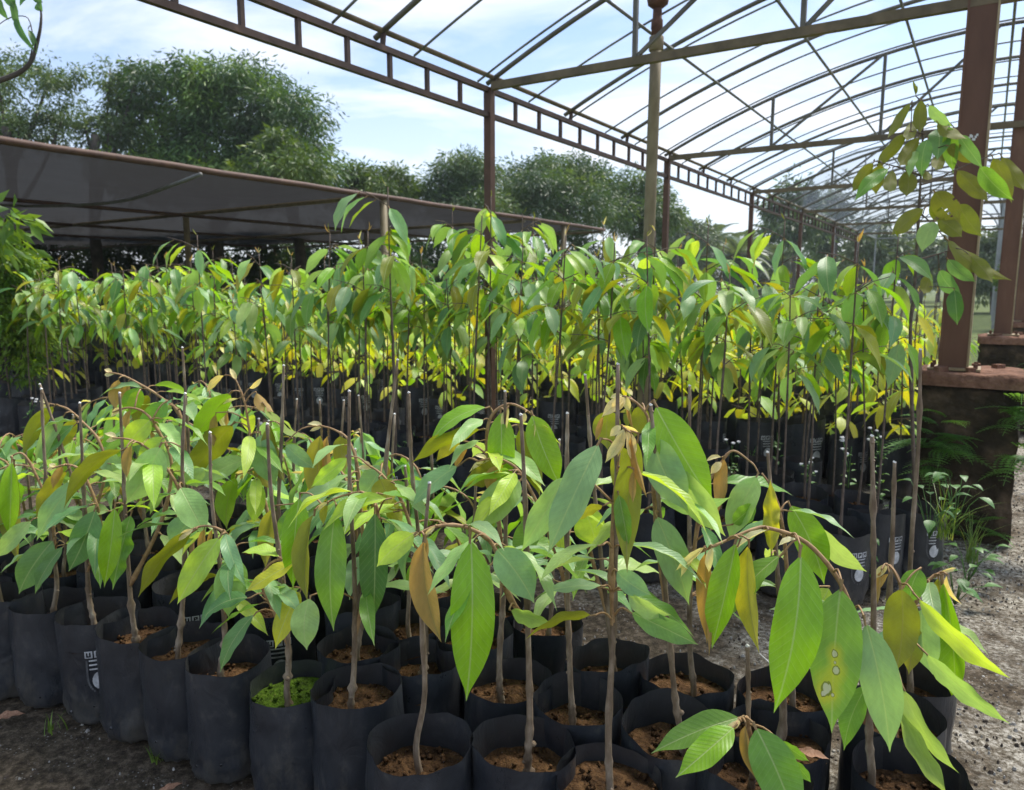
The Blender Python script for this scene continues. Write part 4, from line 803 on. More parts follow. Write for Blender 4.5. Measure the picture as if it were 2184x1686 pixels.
 dict(k='V', rim=(1294, 1410), tip=(1248, 800), sc=[(1285, 1330), (1265, 1200), (1240, 1090), (1215, 1040), (1190, 1025)], fill=8, dz=.0, lab='grafted sapling behind the tan tipped one with layers of flat bluish leaves', lv=[(1215, 1135, 1160, 1180, 50, 15, 'pale', -.03, -.03, 'F'), (1255, 1090, 1265, 1165, 60, 0, 'lime', -.02, -.02, 'F')]),
 dict(k='X', rim=(1464, 1447), tip=(1471, 823), sc=[(1468, 1350), (1475, 1220), (1500, 1060), (1540, 985), (1565, 962), (1600, 985)], fill=4, dz=.0,
      lab='grafted sapling with a crooked lower stem and one copper leaf on a hooked tip',
      lv=[(1545, 972, 1532, 1096, 30, 165, 'copper', -.02, -.02, 'F'), (1618, 1008, 1555, 1155, 60, 15, 'pale', -.02, -.03, 'F'), (1560, 1120, 1615, 1075, 40, 40, 'mid', -.04, -.04, 'N'), (1500, 1060, 1440, 1010, 40, 40, 'bright', .02, .0, 'N'), (1540, 985, 1515, 1012, 14, 30, 'tan', -.03, -.03, 'O'), (1540, 975, 1505, 985, 9, 40, 'tan', 0, 0, 'O')]),
 dict(k='Y', rim=(1672, 1479), tip=(1637, 965), sc=[(1675, 1390), (1680, 1260), (1670, 1130), (1650, 1050), (1625, 1010)], fill=4, dz=.0,
      lab='grafted sapling with one crinkled yellow flecked leaf standing upright',
      lv=[(1645, 1185, 1643, 1022, 34, 170, 'yellow', -.06, -.06, 'W'), (1680, 1068, 1758, 1248, 66, -5, 'bright', .02, -.02, 'F'), (1735, 1110, 1850, 1220, 40, 35, 'pale', .0, -.04, 'N'), (1700, 1230, 1690, 1300, 40, 5, 'blue', .0, .0, 'F'), (1770, 1250, 1720, 1330, 50, 0, 'lime', .02, .02, 'F'), (1770, 1330, 1640, 1300, 30, 60, 'blue', -.02, -.02, 'N')]),
]
def near_pt(poly, p):
    best = None
    for q in poly:
        d = (q - p).length
        if best is None or d < best[0]: best = (d, q)
    return best
hero_uv = [uv_of(gp(1655, 1560, .335))]
def build_hero(h, idx):
    r = random.Random(300 + idx); g = gp(*h['rim'], BH); root = thing('grafted_sapling', h['lab'], 'sapling', (g.x, g.y, 0), 0, 'grafted saplings in the front block of bags')
    hero_uv.append(uv_of(g)); add_bag(root, r, h.get('logo'), h.get('moss', False))
    o = Vector((g.x, g.y, 0)); so_ = gp(*h.get('soil', (h['rim'][0] + r.uniform(-6, 6), h['rim'][1] + 40)), .27)
    so_ = g + (so_ - g) * min(1, .085 / max(.001, Vector((so_.x - g.x, so_.y - g.y)).length)); so_.z = .25
    if 'soil' not in h: so_ = Vector((g.x + r.uniform(-.02, .02), g.y - r.uniform(0, .03), .25))
    d0 = depth(Vector((so_.x, so_.y, .7)))
    tipd = depth(Vector((so_.x, so_.y, 1.1))) + r.uniform(-.02, .02); tp = atd(h['tip'][0], h['tip'][1], tipd)
    mid = so_.lerp(tp, .45); k = .02
    pts = [so_, so_ + Vector((r.uniform(-k, k) * .5, r.uniform(-k, k) * .3, .06)), so_.lerp(tp, .2) + Vector((r.uniform(-k, k) * .6, 0, 0)), mid + Vector((r.uniform(-k, k) * .5, 0, 0)), so_.lerp(tp, .75) + Vector((r.uniform(-k, k) * .3, 0, 0)), tp]
    me, q = stem_mesh([p - o for p in pts], .0098 if not h.get('low') else .0075, .0037, M['bark'], 10, 11, idx, 9); st = ob('rootstock', me, root); cut_tip(root, st, q, .0037)
    stem = [p + o for p in q]
    dz = h['dz']; n = len(h['sc']); sc = []
    g0 = near_pt(stem, atd(*h['sc'][0], d0))[1]; sc.append(g0)
    for i, (x, y) in enumerate(h['sc'][1:]):
        t = (i + 1) / (n - 1); sc.append(atd(x, y, depth(g0) * (1 - t) + (d0 + dz) * t - .006))
    me, q2 = stem_mesh([p - o for p in sc], .0066, .0022, M['scion'], 8, 3, idx + 7, 5); ob('scion', me, root); scw = [p + o for p in q2]
    allp = scw + [p for p in stem if p.z > .45]
    for li, (bx, by, tx, ty, w, roll, colr, a, b, kind) in enumerate(h['lv']):
        dd = d0 + dz; B = atd(bx, by, dd + a); T = atd(tx, ty, dd + b); y = (T - B).normalized()
        toc = (Vector((0, 0, EYE)) - (B + T) / 2).normalized(); zc = (toc - y * toc.dot(y)).normalized()
        nrm = Matrix.Rotation(rad(roll + r.uniform(-4, 4)), 3, y) @ zc
        L = (T - B).length; wm = w / F * (dd + (a + b) / 2); wr = wm / L / max(.45, abs(math.cos(rad(roll)))) * 1.03
        small = L < .085
        mesh = SPOT if kind == 'S' else r.choice({'F': FLAT, 'O': FOLD, 'N': NEAR, 'W': WAVY}[kind])
        if kind == 'O': wr *= 1.45
        lf = ob('young_leaf' if colr in ('tan',) or small else 'leaf', mesh, root, leaf_matrix(B - o, T - o, nrm, wr), tone('mid' if colr == 'spot' else colr, .07, r))
        if colr == 'spot': lf['label'] = 'leaf with pale brown dead spots ringed in yellow'
        dd_, qn = near_pt(allp, B)
        if dd_ > .008:
            qq = near_pt(allp, B - Vector((0, 0, min(.05, dd_ * .5))))[1]; add_twig(root, qq - o, B - o + (T - B) * .01, .0021, min(.02, dd_ * .15))
    for i in range(int(h['fill'] * 1.6) + (3 if h['fill'] else 0)):
        p = scw[int(len(scw) * r.uniform(.12, .6))] ; an = r.uniform(0, 6.28); outv = Vector((math.cos(an), math.sin(an), 0)); d = (outv + Vector((0, 0, -r.uniform(.0, .7)))).normalized(); L = r.uniform(.15, .23)
        c = r.choice(('blue', 'blue', 'deep', 'pale', 'pale', 'mid', 'lime')); pb = p + outv * .02 + Vector((0, 0, .008))
        ob('leaf', r.choice(NEAR), root, leaf_matrix(pb - o, pb - o + d * L, Vector((outv.x * .5, outv.y * .5, 1)) + Vector((r.uniform(-.5, .5), r.uniform(-.5, .5), 0)), r.uniform(.19, .28)), tone(c, .12, r)); add_twig(root, p - o, pb - o, .002, .003, name='leaf_stalk')
for i, h in enumerate(HERO): build_hero(h, i)

# the rest of the front block on its lattice
def stub_sapling():
    r = random.Random(55); g = gp(1655, 1560, BH); t = thing('grafted_sapling', 'thick leafless rootstock in the bag behind the small few-leaved sapling', 'sapling', (g.x, g.y, 0), .4, 'grafted saplings in the front block of bags')
    add_bag(t, r); me, q = stem_mesh([(0, 0, .25), (.03, .01, .33), (.01, .0, .46), (.0, .02, .62)], .0105, .007, M['bark'], 9, 4, 5, 6); st = ob('rootstock', me, t); cut_tip(t, st, q, .007)
stub_sapling()
def front_lattice():
    r = random.Random(77); logos = {(440, 1320), (530, 1355)}
    for row in range(5):
        for k in range(-1, 17):
            u = -3.25 + .222 * k + (.11 if row % 2 else 0); v = 1.12 + .262 * row + .06 * (u + 2.8) + max(0, u + .75) * .28
            if u > .0 or (row == 4 and u > -2.0) or (row == 3 and u > -.9): continue
            u += r.uniform(-.012, .012); v += r.uniform(-.012, .012)
            if any((a - u) ** 2 + (b - v) ** 2 < .192 ** 2 for a, b in hero_uv) or (u > -.55 and row < 2): continue
            hero_uv.append((u, v)); p = W(u, v)
            lg = r.uniform(-.5, .7) if r.random() < .35 else None
            t = thing('grafted_sapling', 'grafted sapling with drooping leaves in a front block bag printed with a white logo' if lg is not None else 'grafted sapling with a topped rootstock and drooping leaves in a plain front block bag', 'sapling', p, math.pi + r.uniform(-1.4, 1.2), 'grafted saplings in the front block of bags', r.uniform(.94, 1.04))
            add_bag(t, r, lg); grow(t, (SHORT if u > -1.15 and row < 3 else GRAFT)[r.randrange(5)])
front_lattice()

# ------------------------------------------------------------------ tall seedlings of the second block
def tall_spec(seed, kind):
    r = random.Random(2000 + seed); parts = []
    if kind == 'tall': h = r.uniform(1.12, 1.45); L0, L1 = .17, .25; lib = MIDL; start = .70
    else: h = r.uniform(.55, .95); L0, L1 = .15, .22; lib = FARL; start = .30
    z0 = .26; lean = Vector((r.uniform(-.05, .05), r.uniform(-.05, .05), 0))
    pts = [Vector((0, 0, z0)), Vector((r.uniform(-.012, .012), r.uniform(-.012, .012), z0 + h * .3)), Vector((0, 0, z0 + h * .65)) + lean * .5, Vector((0, 0, z0 + h)) + lean]
    me, q = stem_mesh(pts, .0068 if kind == 'tall' else .006, .0028, M['dark_stem'], 6 if kind == 'tall' else 5, 2, seed, 4 if kind == 'tall' else 2); parts.append(('stem', me, None, None))
    def at(t): return q[min(len(q) - 1, int(t * (len(q) - 1)))]
    def leaf(p, outv, t, cset=None):
        dz = -r.uniform(.45, 2.0); d = (outv + Vector((0, 0, dz))).normalized(); L = r.uniform(L0, L1)
        if kind == 'tall': c = r.choices(('blue', 'deep', 'mid', 'dark', 'olive', 'gold', 'bright', 'lime', 'pale'), (4, 4, 3, 1.5, 3.0, .6 + 1.0 * t, 2.0 + t, .8 + 1.2 * t, 2.5))[0]
        else: c = r.choices(('lime', 'yellow', 'bright', 'gold', 'mid', 'pale'), (4.5, 4.0, 2.5, 1.6, .8, .8))[0]
        pb = p + outv * .012
        parts.append(('leaf', r.choice(lib), leaf_matrix(p, pb + d * L, Vector((outv.x, outv.y, r.uniform(.2, 1.2))) + Vector((r.uniform(-.5, .5), r.uniform(-.5, .5), 0)), r.uniform(.27, .35)), tone(c, .15, r)))
    nb = r.randint(3, 5) if kind == 'tall' else r.randint(2, 3)
    for b in range(nb):                                                     # thin side shoots
        t = start + (1 - start) * (b + r.random() * .7) / nb * .96; p = at(t); a = b * 2.4 + r.uniform(-.5, .5); outv = Vector((math.cos(a), math.sin(a), 0)); ln = r.uniform(.09, .20) * (1.15 - .5 * (t - start))
        e = p + outv * ln + Vector((0, 0, ln * r.uniform(.1, .45))); m = MB(); m.tube([p, p.lerp(e, .5) + Vector((0, 0, .012)), e], [.0028, .0022, .0016], 5); parts.append(('side_shoot', m.mesh('shoot', [M['dark_stem']]), None, None))
        for k in range(r.randint(2, 3)):
            s = .35 + .65 * k / 3; aa = a + r.uniform(-1.2, 1.2); leaf(p.lerp(e, min(1, s)), Vector((math.cos(aa), math.sin(aa), 0)), t)
    nk = r.randint(7, 9) if kind == 'tall' else r.randint(5, 7)
    for k in range(nk):
        t = start + (1 - start) * (k + .2 + .8 * r.random()) / nk; a = k * 2.4 + r.uniform(-.6, .6); leaf(at(min(1, t)), Vector((math.cos(a), math.sin(a), 0)), t)
    tp = q[-1]
    for k in range(r.randint(1, 3)):
        d = Vector((r.uniform(-.4, .4), r.uniform(-.4, .4), r.uniform(.4, 1))).normalized(); parts.append(('young_leaf', r.choice(FARL), leaf_matrix(tp, tp + d * r.uniform(.03, .065), Vector((r.random() - .5, r.random() - .5, .1)), .14), tone(r.choice(('copper', 'tan', 'olive')), .1, r)))
    return parts
TALL = [tall_spec(i, 'tall') for i in range(12)]; LOWP = [tall_spec(40 + i, 'low') for i in range(10)]
taken = []
def second_block():
    r = random.Random(91); row = 0; v = 3.28
    while v < 4.75:
        u = -8.0 + (.14 if row % 2 else 0)
        while u < -.12:
            uu = u + r.uniform(-.03, .03); vv = v + r.uniform(-.03, .03) + max(0, (uu + 1.4)) * .22; u += .27 if u > -4 else .33
            p = W(uu, vv); d = depth((p.x, p.y, .8)); px = CX + F * p.x / d
            if px < -90 or px > 2030: continue
            if uu > -.34 or (vv > 4.4 and uu > -.5): continue
            if row > 3 and r.random() < .25: continue
            if r.random() < .22: continue
            taken.append((uu, vv)); lg = r.uniform(-.6, .9) if r.random() < .45 else None
            sc = r.uniform(.90, 1.09) * (1.08 if -3.6 < uu < -1.4 else 1.03)
            if uu > -1.3: sc *= .94
            if uu < -4.2: sc *= .97
            t = thing('tall_seedling', ('tall slender leafy seedling inside the second block' if row else 'tall slender seedling in the second block row facing the bare strip') + (', bag with white logo' if lg is not None else ', plain bag'), 'seedling', p, r.uniform(0, 6.28), 'tall seedlings in the second block', sc)
            add_bag(t, r, lg); grow(t, TALL[r.randrange(len(TALL))])
        v += .285; row += 1
second_block()
def third_block():
    r = random.Random(92); n = 0; v = 5.5
    while v < 13.5 and n < 290:
        u = -8.5
        while u < -.15:
            uu = u + r.uniform(-.05, .05); vv = v + r.uniform(-.05, .05); u += .33 + .02 * (v - 5.9)
            p = W(uu, vv); d = depth((p.x, p.y, .6)); px = CX + F * p.x / d
            if px < -60 or px > 2150 or n >= 290 or r.random() < .12: continue
            n += 1
            t = thing('low_seedling', 'short yellow green bushy seedling in the sunlit block beyond the tall seedlings', 'seedling', p, r.uniform(0, 6.28), 'sunlit seedlings in the third block', r.uniform(1.0, 1.35))
            add_bag(t, r, -AX * 0 + r.uniform(-.2, .9) if n < 90 and r.random() < .8 else None); grow(t, LOWP[r.randrange(len(LOWP))])
        v += .36 + .03 * (v - 5.9)
third_block()
def under_shade():
    r = random.Random(95)
    for k in range(46):
        p = W(r.uniform(-12.5, -8.2), r.uniform(3.4, 7.5)); t = thing('low_seedling', 'low shaded seedling growing along the edge of the shade house', 'seedling', p, r.uniform(0, 6.28), 'seedlings beside the shade house', r.uniform(1.0, 1.5)); add_bag(t, r); grow(t, LOWP[r.randrange(len(LOWP))])
under_shade()

# the very tall sapling in front of the column
def c1(x, y): return ((2500 + x / 1.675) / 1.742, (300 + y / 1.675) / 1.742)
def tall_hero():
    r = random.Random(8); g = W(-.21, 3.98); root = thing('tall_sapling', 'tallest durian sapling with spreading hanging leaves in front of the brown column', 'sapling', (g.x, g.y, 0)); o = Vector((g.x, g.y, 0)); add_bag(root, r, .2)
    d0 = depth(Vector((g.x, g.y, 1.4)))
    def P(x, y, dd=0.): a, b = c1(x, y); return atd(a, b, d0 + dd) - o
    pts = [Vector((0, 0, .25)), P(1478, 1650), P(1500, 1350), P(1520, 1000), P(1540, 650), P(1555, 330), P(1545, 150), P(1510, 95)]
    me, q = stem_mesh(pts, .0085, .0025, M['dark_stem'], 8, 6, 5, 6); ob('stem', me, root)
    allp = list(q)
    for br in ([(1540, 620), (1420, 545), (1250, 500)], [(1550, 672), (1640, 620), (1735, 565), (1930, 485), (2015, 460)], [(1525, 800), (1590, 870), (1690, 975)], [(1548, 300), (1600, 260), (1720, 265)], [(1520, 1090), (1650, 1080), (1760, 1045)], [(1550, 340), (1480, 315)]):
        bp = [P(x, y, -.02 * i) for i, (x, y) in enumerate(br)]; bp[0] = near_pt(q, bp[0])[1]; me, bq = stem_mesh(bp, .0045, .002, M['dark_stem'], 6, 1, 3, 4); ob('side_shoot', me, root); allp += bq
    LV = [(1490, 125, 1335, 360, 50, 160, 'moss'), (1545, 105, 1540, 330, 72, 175, 'moss'), (1585, 145, 1742, 290, 60, 30, 'blue'), (1500, 240, 1450, 375, 60, 170, 'moss'), (1480, 312, 1258, 560, 60, 140, 'moss'), (1545, 335, 1412, 530, 82, 165, 'moss'), (1590, 350, 1550, 605, 84, 10, 'deep'), (1650, 290, 1645, 500, 112, 0, 'deep'), (1718, 265, 1745, 575, 78, -10, 'mid'), (1640, 250, 1832, 362, 60, 130, 'moss'), (1770, 330, 1932, 552, 72, 20, 'deep'), (1700, 400, 1900, 520, 70, 165, 'moss'), (1520, 430, 1470, 605, 52, 20, 'pale'), (1258, 500, 1113, 695, 70, 160, 'moss'), (1352, 540, 1128, 755, 70, 25, 'mid'), (1300, 512, 1265, 715, 82, 170, 'moss'), (1370, 540, 1355, 695, 72, 175, 'moss'), (1450, 550, 1450, 725, 112, 180, 'moss'),
          (1758, 545, 1965, 755, 92, 165, 'moss'), (1900, 520, 2122, 745, 92, 25, 'mid'), (1985, 465, 2110, 765, 84, 165, 'moss'), (2040, 460, 2190, 685, 84, 165, 'moss'), (1620, 680, 1792, 905, 120, 170, 'hole'), (1578, 785, 1358, 962, 90, 165, 'moss'), (1775, 755, 1925, 975, 104, 170, 'moss'), (1632, 868, 1550, 1072, 104, 5, 'pale'), (1600, 760, 1690, 900, 90, 175, 'moss'), (1640, 850, 1800, 975, 84, 170, 'moss'), (1690, 975, 2112, 1245, 84, 140, 'moss'), (1800, 1060, 2005, 1232, 64, 30, 'mid'), (1700, 1100, 1890, 1255, 70, 25, 'deep'), (1750, 1290, 1770, 1525, 84, 10, 'dark'), (1600, 1200, 1560, 1330, 80, 165, 'moss'), (1840, 1080, 1990, 1260, 80, 165, 'moss'), (1655, 1170, 1800, 1340, 80, 30, 'deep'), (1575, 560, 1590, 620, 60, 170, 'moss'), (1690, 430, 1640, 560, 70, 175, 'moss')]
    for (bx, by, tx, ty, w, roll, c) in LV:
        a, b = r.uniform(-.09, .05), r.uniform(-.14, .0); B = P(bx, by, a); T = P(tx, ty, b); y = (T - B).normalized(); toc = (Vector((0, 0, EYE)) - o - (B + T) / 2).normalized(); zc = (toc - y * toc.dot(y)).normalized()
        nrm = Matrix.Rotation(rad(roll + r.uniform(-6, 6)), 3, y) @ zc; wm = w / 1.675 / 1.742 / F * d0; wr = wm / (T - B).length / max(.5, abs(math.cos(rad(roll)))) * 1.15; wr = min(wr, .50)
        ob('leaf', HOLE if c == 'hole' else r.choice(FLAT), root, leaf_matrix(B, T, nrm, wr), tone('moss' if c == 'hole' else c, .08, r))
        dd_, qn = near_pt(allp, B)
        if dd_ > .01: add_twig(root, near_pt(allp, B - Vector((0, 0, .02)))[1], B + (T - B) * .01, .002, .008, 'dark_stem')
    for k in range(3): tp = P(1510, 95); ob('young_leaf', FARL[k], root, leaf_matrix(tp, tp + Vector((r.uniform(-.03, .03), 0, .05 + .01 * k)), Vector((0, -1, .1)), .2), tone('olive', .1, r))
tall_hero()

# ------------------------------------------------------------------ standpipe, weeds, fern, litter
def standpipe():
    g = W(-2.35, 5.62); g = gp(1366, 985); u, v = uv_of(g); root = thing('sprinkler_standpipe', 'tall weathered standpipe with rusty sprinkler head rising among the seedlings', 'standpipe', (g.x, g.y, 0))
    lo, hi = 0., 6.
    for _ in range(40):
        mid = (lo + hi) / 2
        if proj_y((g.x, g.y, mid)) > 92: lo = mid
        else: hi = mid
    zt = lo; rr = 24 / 2 / F * depth((g.x, g.y, 1.6))
    def lean(z): return Vector((.012 * z, 0, z))
    m = MB(); m.tube([lean(zt * i / 8) for i in range(9)], [rr * (1.03 - .05 * i / 8) for i in range(9)], 14); ob('pipe', m.mesh('pipe', [M['bamboo']]), root)
    m = MB(); m.tube([lean(zt - .06), lean(zt - .055), lean(zt + .04), lean(zt + .045)], [rr * 1.1, rr * 1.24, rr * 1.24, rr * 1.1], 14); ob('collar', m.mesh('collar', [M['bamboo']]), root)
    m = MB(); m.tube([lean(zt + .03), lean(zt + .09), lean(zt + .10), lean(zt + .16), lean(zt + .165), lean(zt + .26)], [rr * .95, rr * .9, rr * 1.02, rr * .98, rr * .8, rr * .75], 12); ob('fitting', m.mesh('fitting', [M['rust']]), root)
    m = MB(); m.tube([lean(zt + .24), lean(zt + .27), lean(zt + .31)], [rr * .8, rr * 1.7, rr * 1.9], 12)
    for s in (-1, 1): m.tube([lean(zt + .27), lean(zt + .33) + Vector((s * .06, 0, 0)), lean(zt + .42) + Vector((s * .05, 0, 0))], .008, 6)
    ob('sprinkler_head', m.mesh('head', [M['rust']]), root)
standpipe()

def small_leaf(mat, w=.55, bend=.08):
    mb = MB(); prof = ((0, .05), (.12, .6), (.3, 1), (.5, .9), (.75, .5), (1, 0))
    for t, q in prof:
        for s in (-1, 0, 1): mb.v.append(Vector((s * q * w / 2, t, abs(s) * .08 * q + bend * 4 * t * (1 - t))))
    for i in range(5):
        for j in range(2): a = i * 3 + j; mb.quad((a, a + 1, a + 4, a + 3))
    return mb.mesh('leaf', [M[mat]])
WL = [small_leaf('weed', .62, .1), small_leaf('weed', .5, .2)]
def floret_mesh():
    r = random.Random(2); mb = MB()
    for k in range(9):
        c = Vector((r.uniform(-1, 1), r.uniform(-1, 1), r.uniform(-.3, .5))) * .008
        mb.lathe([(.0, -.003), (.004, -.002), (.0055, .001), (.004, .005), (.0, .006)], 6, 0, lambda p, a, i, c=c: p + c)
    return mb.mesh('flower_head', [M['flower']])
FLO = floret_mesh()
def weed(root, h, r, flowers=True, lean=.15):
    a0 = r.uniform(0, 6.28); top = Vector((math.cos(a0) * lean * h, math.sin(a0) * lean * h, h)); z0 = Vector((0, 0, 0))
    me, q = stem_mesh([z0, top * .35 + Vector((r.uniform(-.02, .02), 0, 0)), top * .7, top], .0032, .0016, M['weed'], 5, 0, r.randrange(99), 4); ob('stem', me, root)
    for k in range(max(3, int(h / .055))):
        t = .12 + .8 * k / max(3, int(h / .055)); p = q[int(t * (len(q) - 1))]
        for s in (0, math.pi):
            a = k * 1.57 + s + r.uniform(-.3, .3); L = r.uniform(.04, .075) * (1.2 - .6 * t); d = Vector((math.cos(a), math.sin(a), r.uniform(-.35, .35))).normalized(); b = p + Vector((d.x, d.y, .2)) * .015
            ob('leaf', r.choice(WL), root, leaf_matrix(b, b + d * L, Vector((0, 0, 1)), LW))
    for k in range(r.randint(3, 5)):
        a = r.uniform(0, 6.28); p = q[int(len(q) * r.uniform(.55, .85))]; e = Vector((top.x + math.cos(a) * .05, top.y + math.sin(a) * .05, h + r.uniform(-.06, .05)))
        m = MB(); m.tube([p, p.lerp(e, .6) + Vector((0, 0, .01)), e], [.0018, .0014, .0012], 5); ob('branch', m.mesh('branch', [M['weed']]), root)
        if flowers: ob('flower_head', FLO, root, Matrix.Translation(e) @ Matrix.Scale(r.uniform(.8, 1.3), 4))
        for _ in range(2): d = Vector((r.uniform(-1, 1), r.uniform(-1, 1), .1)).normalized(); b = p.lerp(e, r.uniform(.3, .8)); ob('leaf', WL[1], root, leaf_matrix(b, b + d * r.uniform(.02, .04), Vector((0, 0, 1)), LW))
def weeds():
    r = random.Random(17)
    spots = [(1800, 1130, .48, 'white flowered weed with heart shaped leaves growing before the right end of the second block'), (1715, 1110, .36, 'white flowered weed beside a grey cut stem in front of the dark bags'), (1880, 1110, .52, 'leaning white flowered weed between the two topped rootstocks'), (1560, 1060, .34, None), (1640, 1120, .30, None), (1500, 1120, .3, None), (1835, 1260, .34, 'leafy weed without flowers low before the corner bag'), (1180, 1075, .34, None), (1240, 1100, .34, None), (1085, 1110, .25, None), (990, 1080, .3, None), (880, 1060, .35, None), (800, 1040, .3, None), (700, 1050, .3, None), (640, 1020, .3, None), (560, 1000, .35, None), (460, 985, .35, None), (350, 990, .3, None), (250, 975, .35, None), (150, 980, .35, None), (60, 960, .4, None), (1330, 1120, .32, None), (1400, 1080, .36, None), (920, 1120, .25, None), (760, 1100, .25, None), (1040, 1040, .4, None)] + [(r.uniform(0, 1750), r.uniform(985, 1120), r.uniform(.18, .36), None) for _ in range(34)]
    for x, y, h, lab in spots:
        g = gp(x, y); t = thing('flowering_weed' if lab and 'without' not in lab else 'weed', lab or 'small green weed in the strip between the first two blocks of bags', 'weed', g, r.uniform(0, 6), 'weeds in the strip between the blocks'); weed(t, h, r, bool(lab) and 'without' not in lab or r.random() < .3)
    # broad weed and grass in the corner bag of the second block
    for (u, v, h) in ((-.14, 3.72, .26), (-.05, 3.86, .30), (.02, 4.02, .22), (-.02, 3.7, .2)):
        t = thing('broadleaf_weed', 'broad leaved weed overgrowing the corner bag beside the mossy pedestal', 'weed', W(u, v, .28 if h > .25 else 0), r.uniform(0, 6), 'weeds around the corner bag'); z = Vector((0, 0, 0))
        for k in range(11):
            a = r.uniform(0, 6.28); e = Vector((math.cos(a) * r.uniform(.03, .12), math.sin(a) * r.uniform(.03, .12), h * r.uniform(.3, 1))); m = MB(); m.tube([z, e * .6 + Vector((0, 0, .03)), e], [.002, .0016, .0012], 5); ob('stalk', m.mesh('stalk', [M['weed']]), t)
            L = r.uniform(.05, .085); d = Vector((math.cos(a), math.sin(a), r.uniform(-.7, .1))).normalized(); ob('leaf', WL[0], t, leaf_matrix(e, e + d * L, Vector((math.cos(a) * .3, math.sin(a) * .3, 1)), LW))
    def grass_mesh(seed, n, L):
        rr = random.Random(seed); mb = MB()
        for k in range(n):
            a = rr.uniform(0, 6.28); o_ = Vector((rr.uniform(-.03, .03), rr.uniform(-.03, .03), 0)); l = L * rr.uniform(.5, 1.1); out = rr.uniform(.2, .8); w = rr.uniform(.0018, .0035); s = Vector((-math.sin(a), math.cos(a), 0)); b = len(mb.v)
            for i in range(6):
                t = i / 5; c = o_ + Vector((math.cos(a) * out * l * t ** 1.5, math.sin(a) * out * l * t ** 1.5, l * (t - .45 * out * t ** 2.4))); ww = w * (1 - t ** 2)
                mb.v += [c - s * ww, c + s * ww]
            for i in range(5): mb.quad((b + 2 * i, b + 2 * i + 1, b + 2 * i + 3, b + 2 * i + 2))
        return mb.mesh('grass', [M['grass']])
    GM = [grass_mesh(i, 26, .34) for i in range(3)] + [grass_mesh(9, 9, .08), grass_mesh(10, 9, .06)]
    for (u, v, k, lab) in ((-.09, 3.78, 0, 'long grass tuft rising out of the corner bag'), (.03, 4.35, 1, 'grass tuft at the foot of the mossy pedestal'), (.1, 8.2, 2, 'grass tuft before the crumbling pedestal')):
        o_ = ob('grass_tuft', GM[k]); o_.location = W(u, v, .27 if k == 0 else 0); tag(o_, lab, 'grass')
    for (x, y, k, lab) in ((125, 1560, 3, 'tiny pale grass sprig on the bare soil beside the front bags'), (345, 1628, 4, 'tiny green sprout at the foot of a front bag')):
        o_ = ob('seedling_sprout', GM[k]); o_.location = gp(x, y); tag(o_, lab, 'sprout')
    # ferns on the pedestal
    def frond(L, n=11):
        mb = MB(); q = [Vector((0, L * t, L * (.25 * t - .55 * t * t))) for t in [i / 8 for i in range(9)]]; mb.tube(q, [.0012] * 9, 4)
        for i in range(n):
            t = .1 + .88 * i / n; c = Vector((0, L * t, L * (.25 * t - .55 * t * t))); l = L * .30 * math.sin(math.pi * (.18 + .8 * t)) + .004
            for s in (-1, 1):
                for k in range(3):
                    tt = (k + .6) / 3; b = len(mb.v); cc = c + Vector((s * l * tt, l * .35 * tt, -.12 * l * tt)); w = l * .24 * (1.1 - .6 * tt)
                    mb.v += [cc + Vector((-s * w * .7, -w * .5, 0)), cc + Vector((0, -w, .1 * w)), cc + Vector((s * w, 0, 0)), cc + Vector((0, w, .1 * w))]; mb.quad((b, b + 1, b + 2, b + 3))
        return mb.mesh('frond', [M['fern']], False)
    FR = [frond(.20), frond(.26), frond(.15)]
    for (u, v, z, n, lab) in ((.21, 4.73, .72, 18, 'fern clump sprouting from the aisle corner of the mossy pedestal'), (-.17, 4.70, .60, 14, 'fern clump on the pedestal side next to the bags'), (-.16, 4.71, .45, 10, 'lower fern clump on the pedestal side next to the bags'), (.24, 4.73, .50, 10, 'small fern clump low on the aisle corner of the pedestal'), (.03, 4.715, .06, 7, 'little fern at the foot of the mossy pedestal'), (.26, 8.50, .55, 9, 'fern on the crumbling pedestal')):
        t = thing('fern', lab, 'fern', W(u, v, z), -AX)
        for k in range(n):
            a = r.uniform(-1.9, 1.9); ob('frond', r.choice(FR), t, Matrix.Translation((r.uniform(-.05, .05), 0, r.uniform(-.10, .10))) @ Matrix.Rotation(math.pi + a, 4, 'Z') @ Matrix.Rotation(r.uniform(-.2, .6), 4, 'X'))
weeds()
def litter():
    r = random.Random(31)
    for i, (x, y, lx, ly, lab) in enumerate(((-20, 1540, 55, 1522, 'dry pinkish brown leaf lying on soil beside the front bags'), (1690, 1605, 1770, 1620, 'dry leaf caught between two front bags'), (330, 1700, 390, 1670, 'withered leaf fragment flat on the bare soil'), (2015, 1115, 2060, 1085, 'dry grass straw on the gravel by the pedestal'), (1620, 1395, 1665, 1440, 'pale broken twig on the bare strip'))):
        z = .012 if i != 1 else BH + .005; a = gp(x, y, z); b = gp(lx, ly, z + .01)
        if i in (3, 4):
            m = MB(); m.tube([a, a.lerp(b, .5) + Vector((0, 0, .004)), b], .003, 5); tag(ob('dry_twig', m.mesh('twig', [M['cut']])), lab, 'twig')
        else:
            me = leaf_mesh(10, 4, fold=.5, bend=.08, wave=.3, seed=200 + i); me.materials[0] = M['dead_leaf']; tag(ob('fallen_leaf', me, None, leaf_matrix(a, b, Vector((0, -.3, 1)), .34)), lab, 'leaf')
litter()

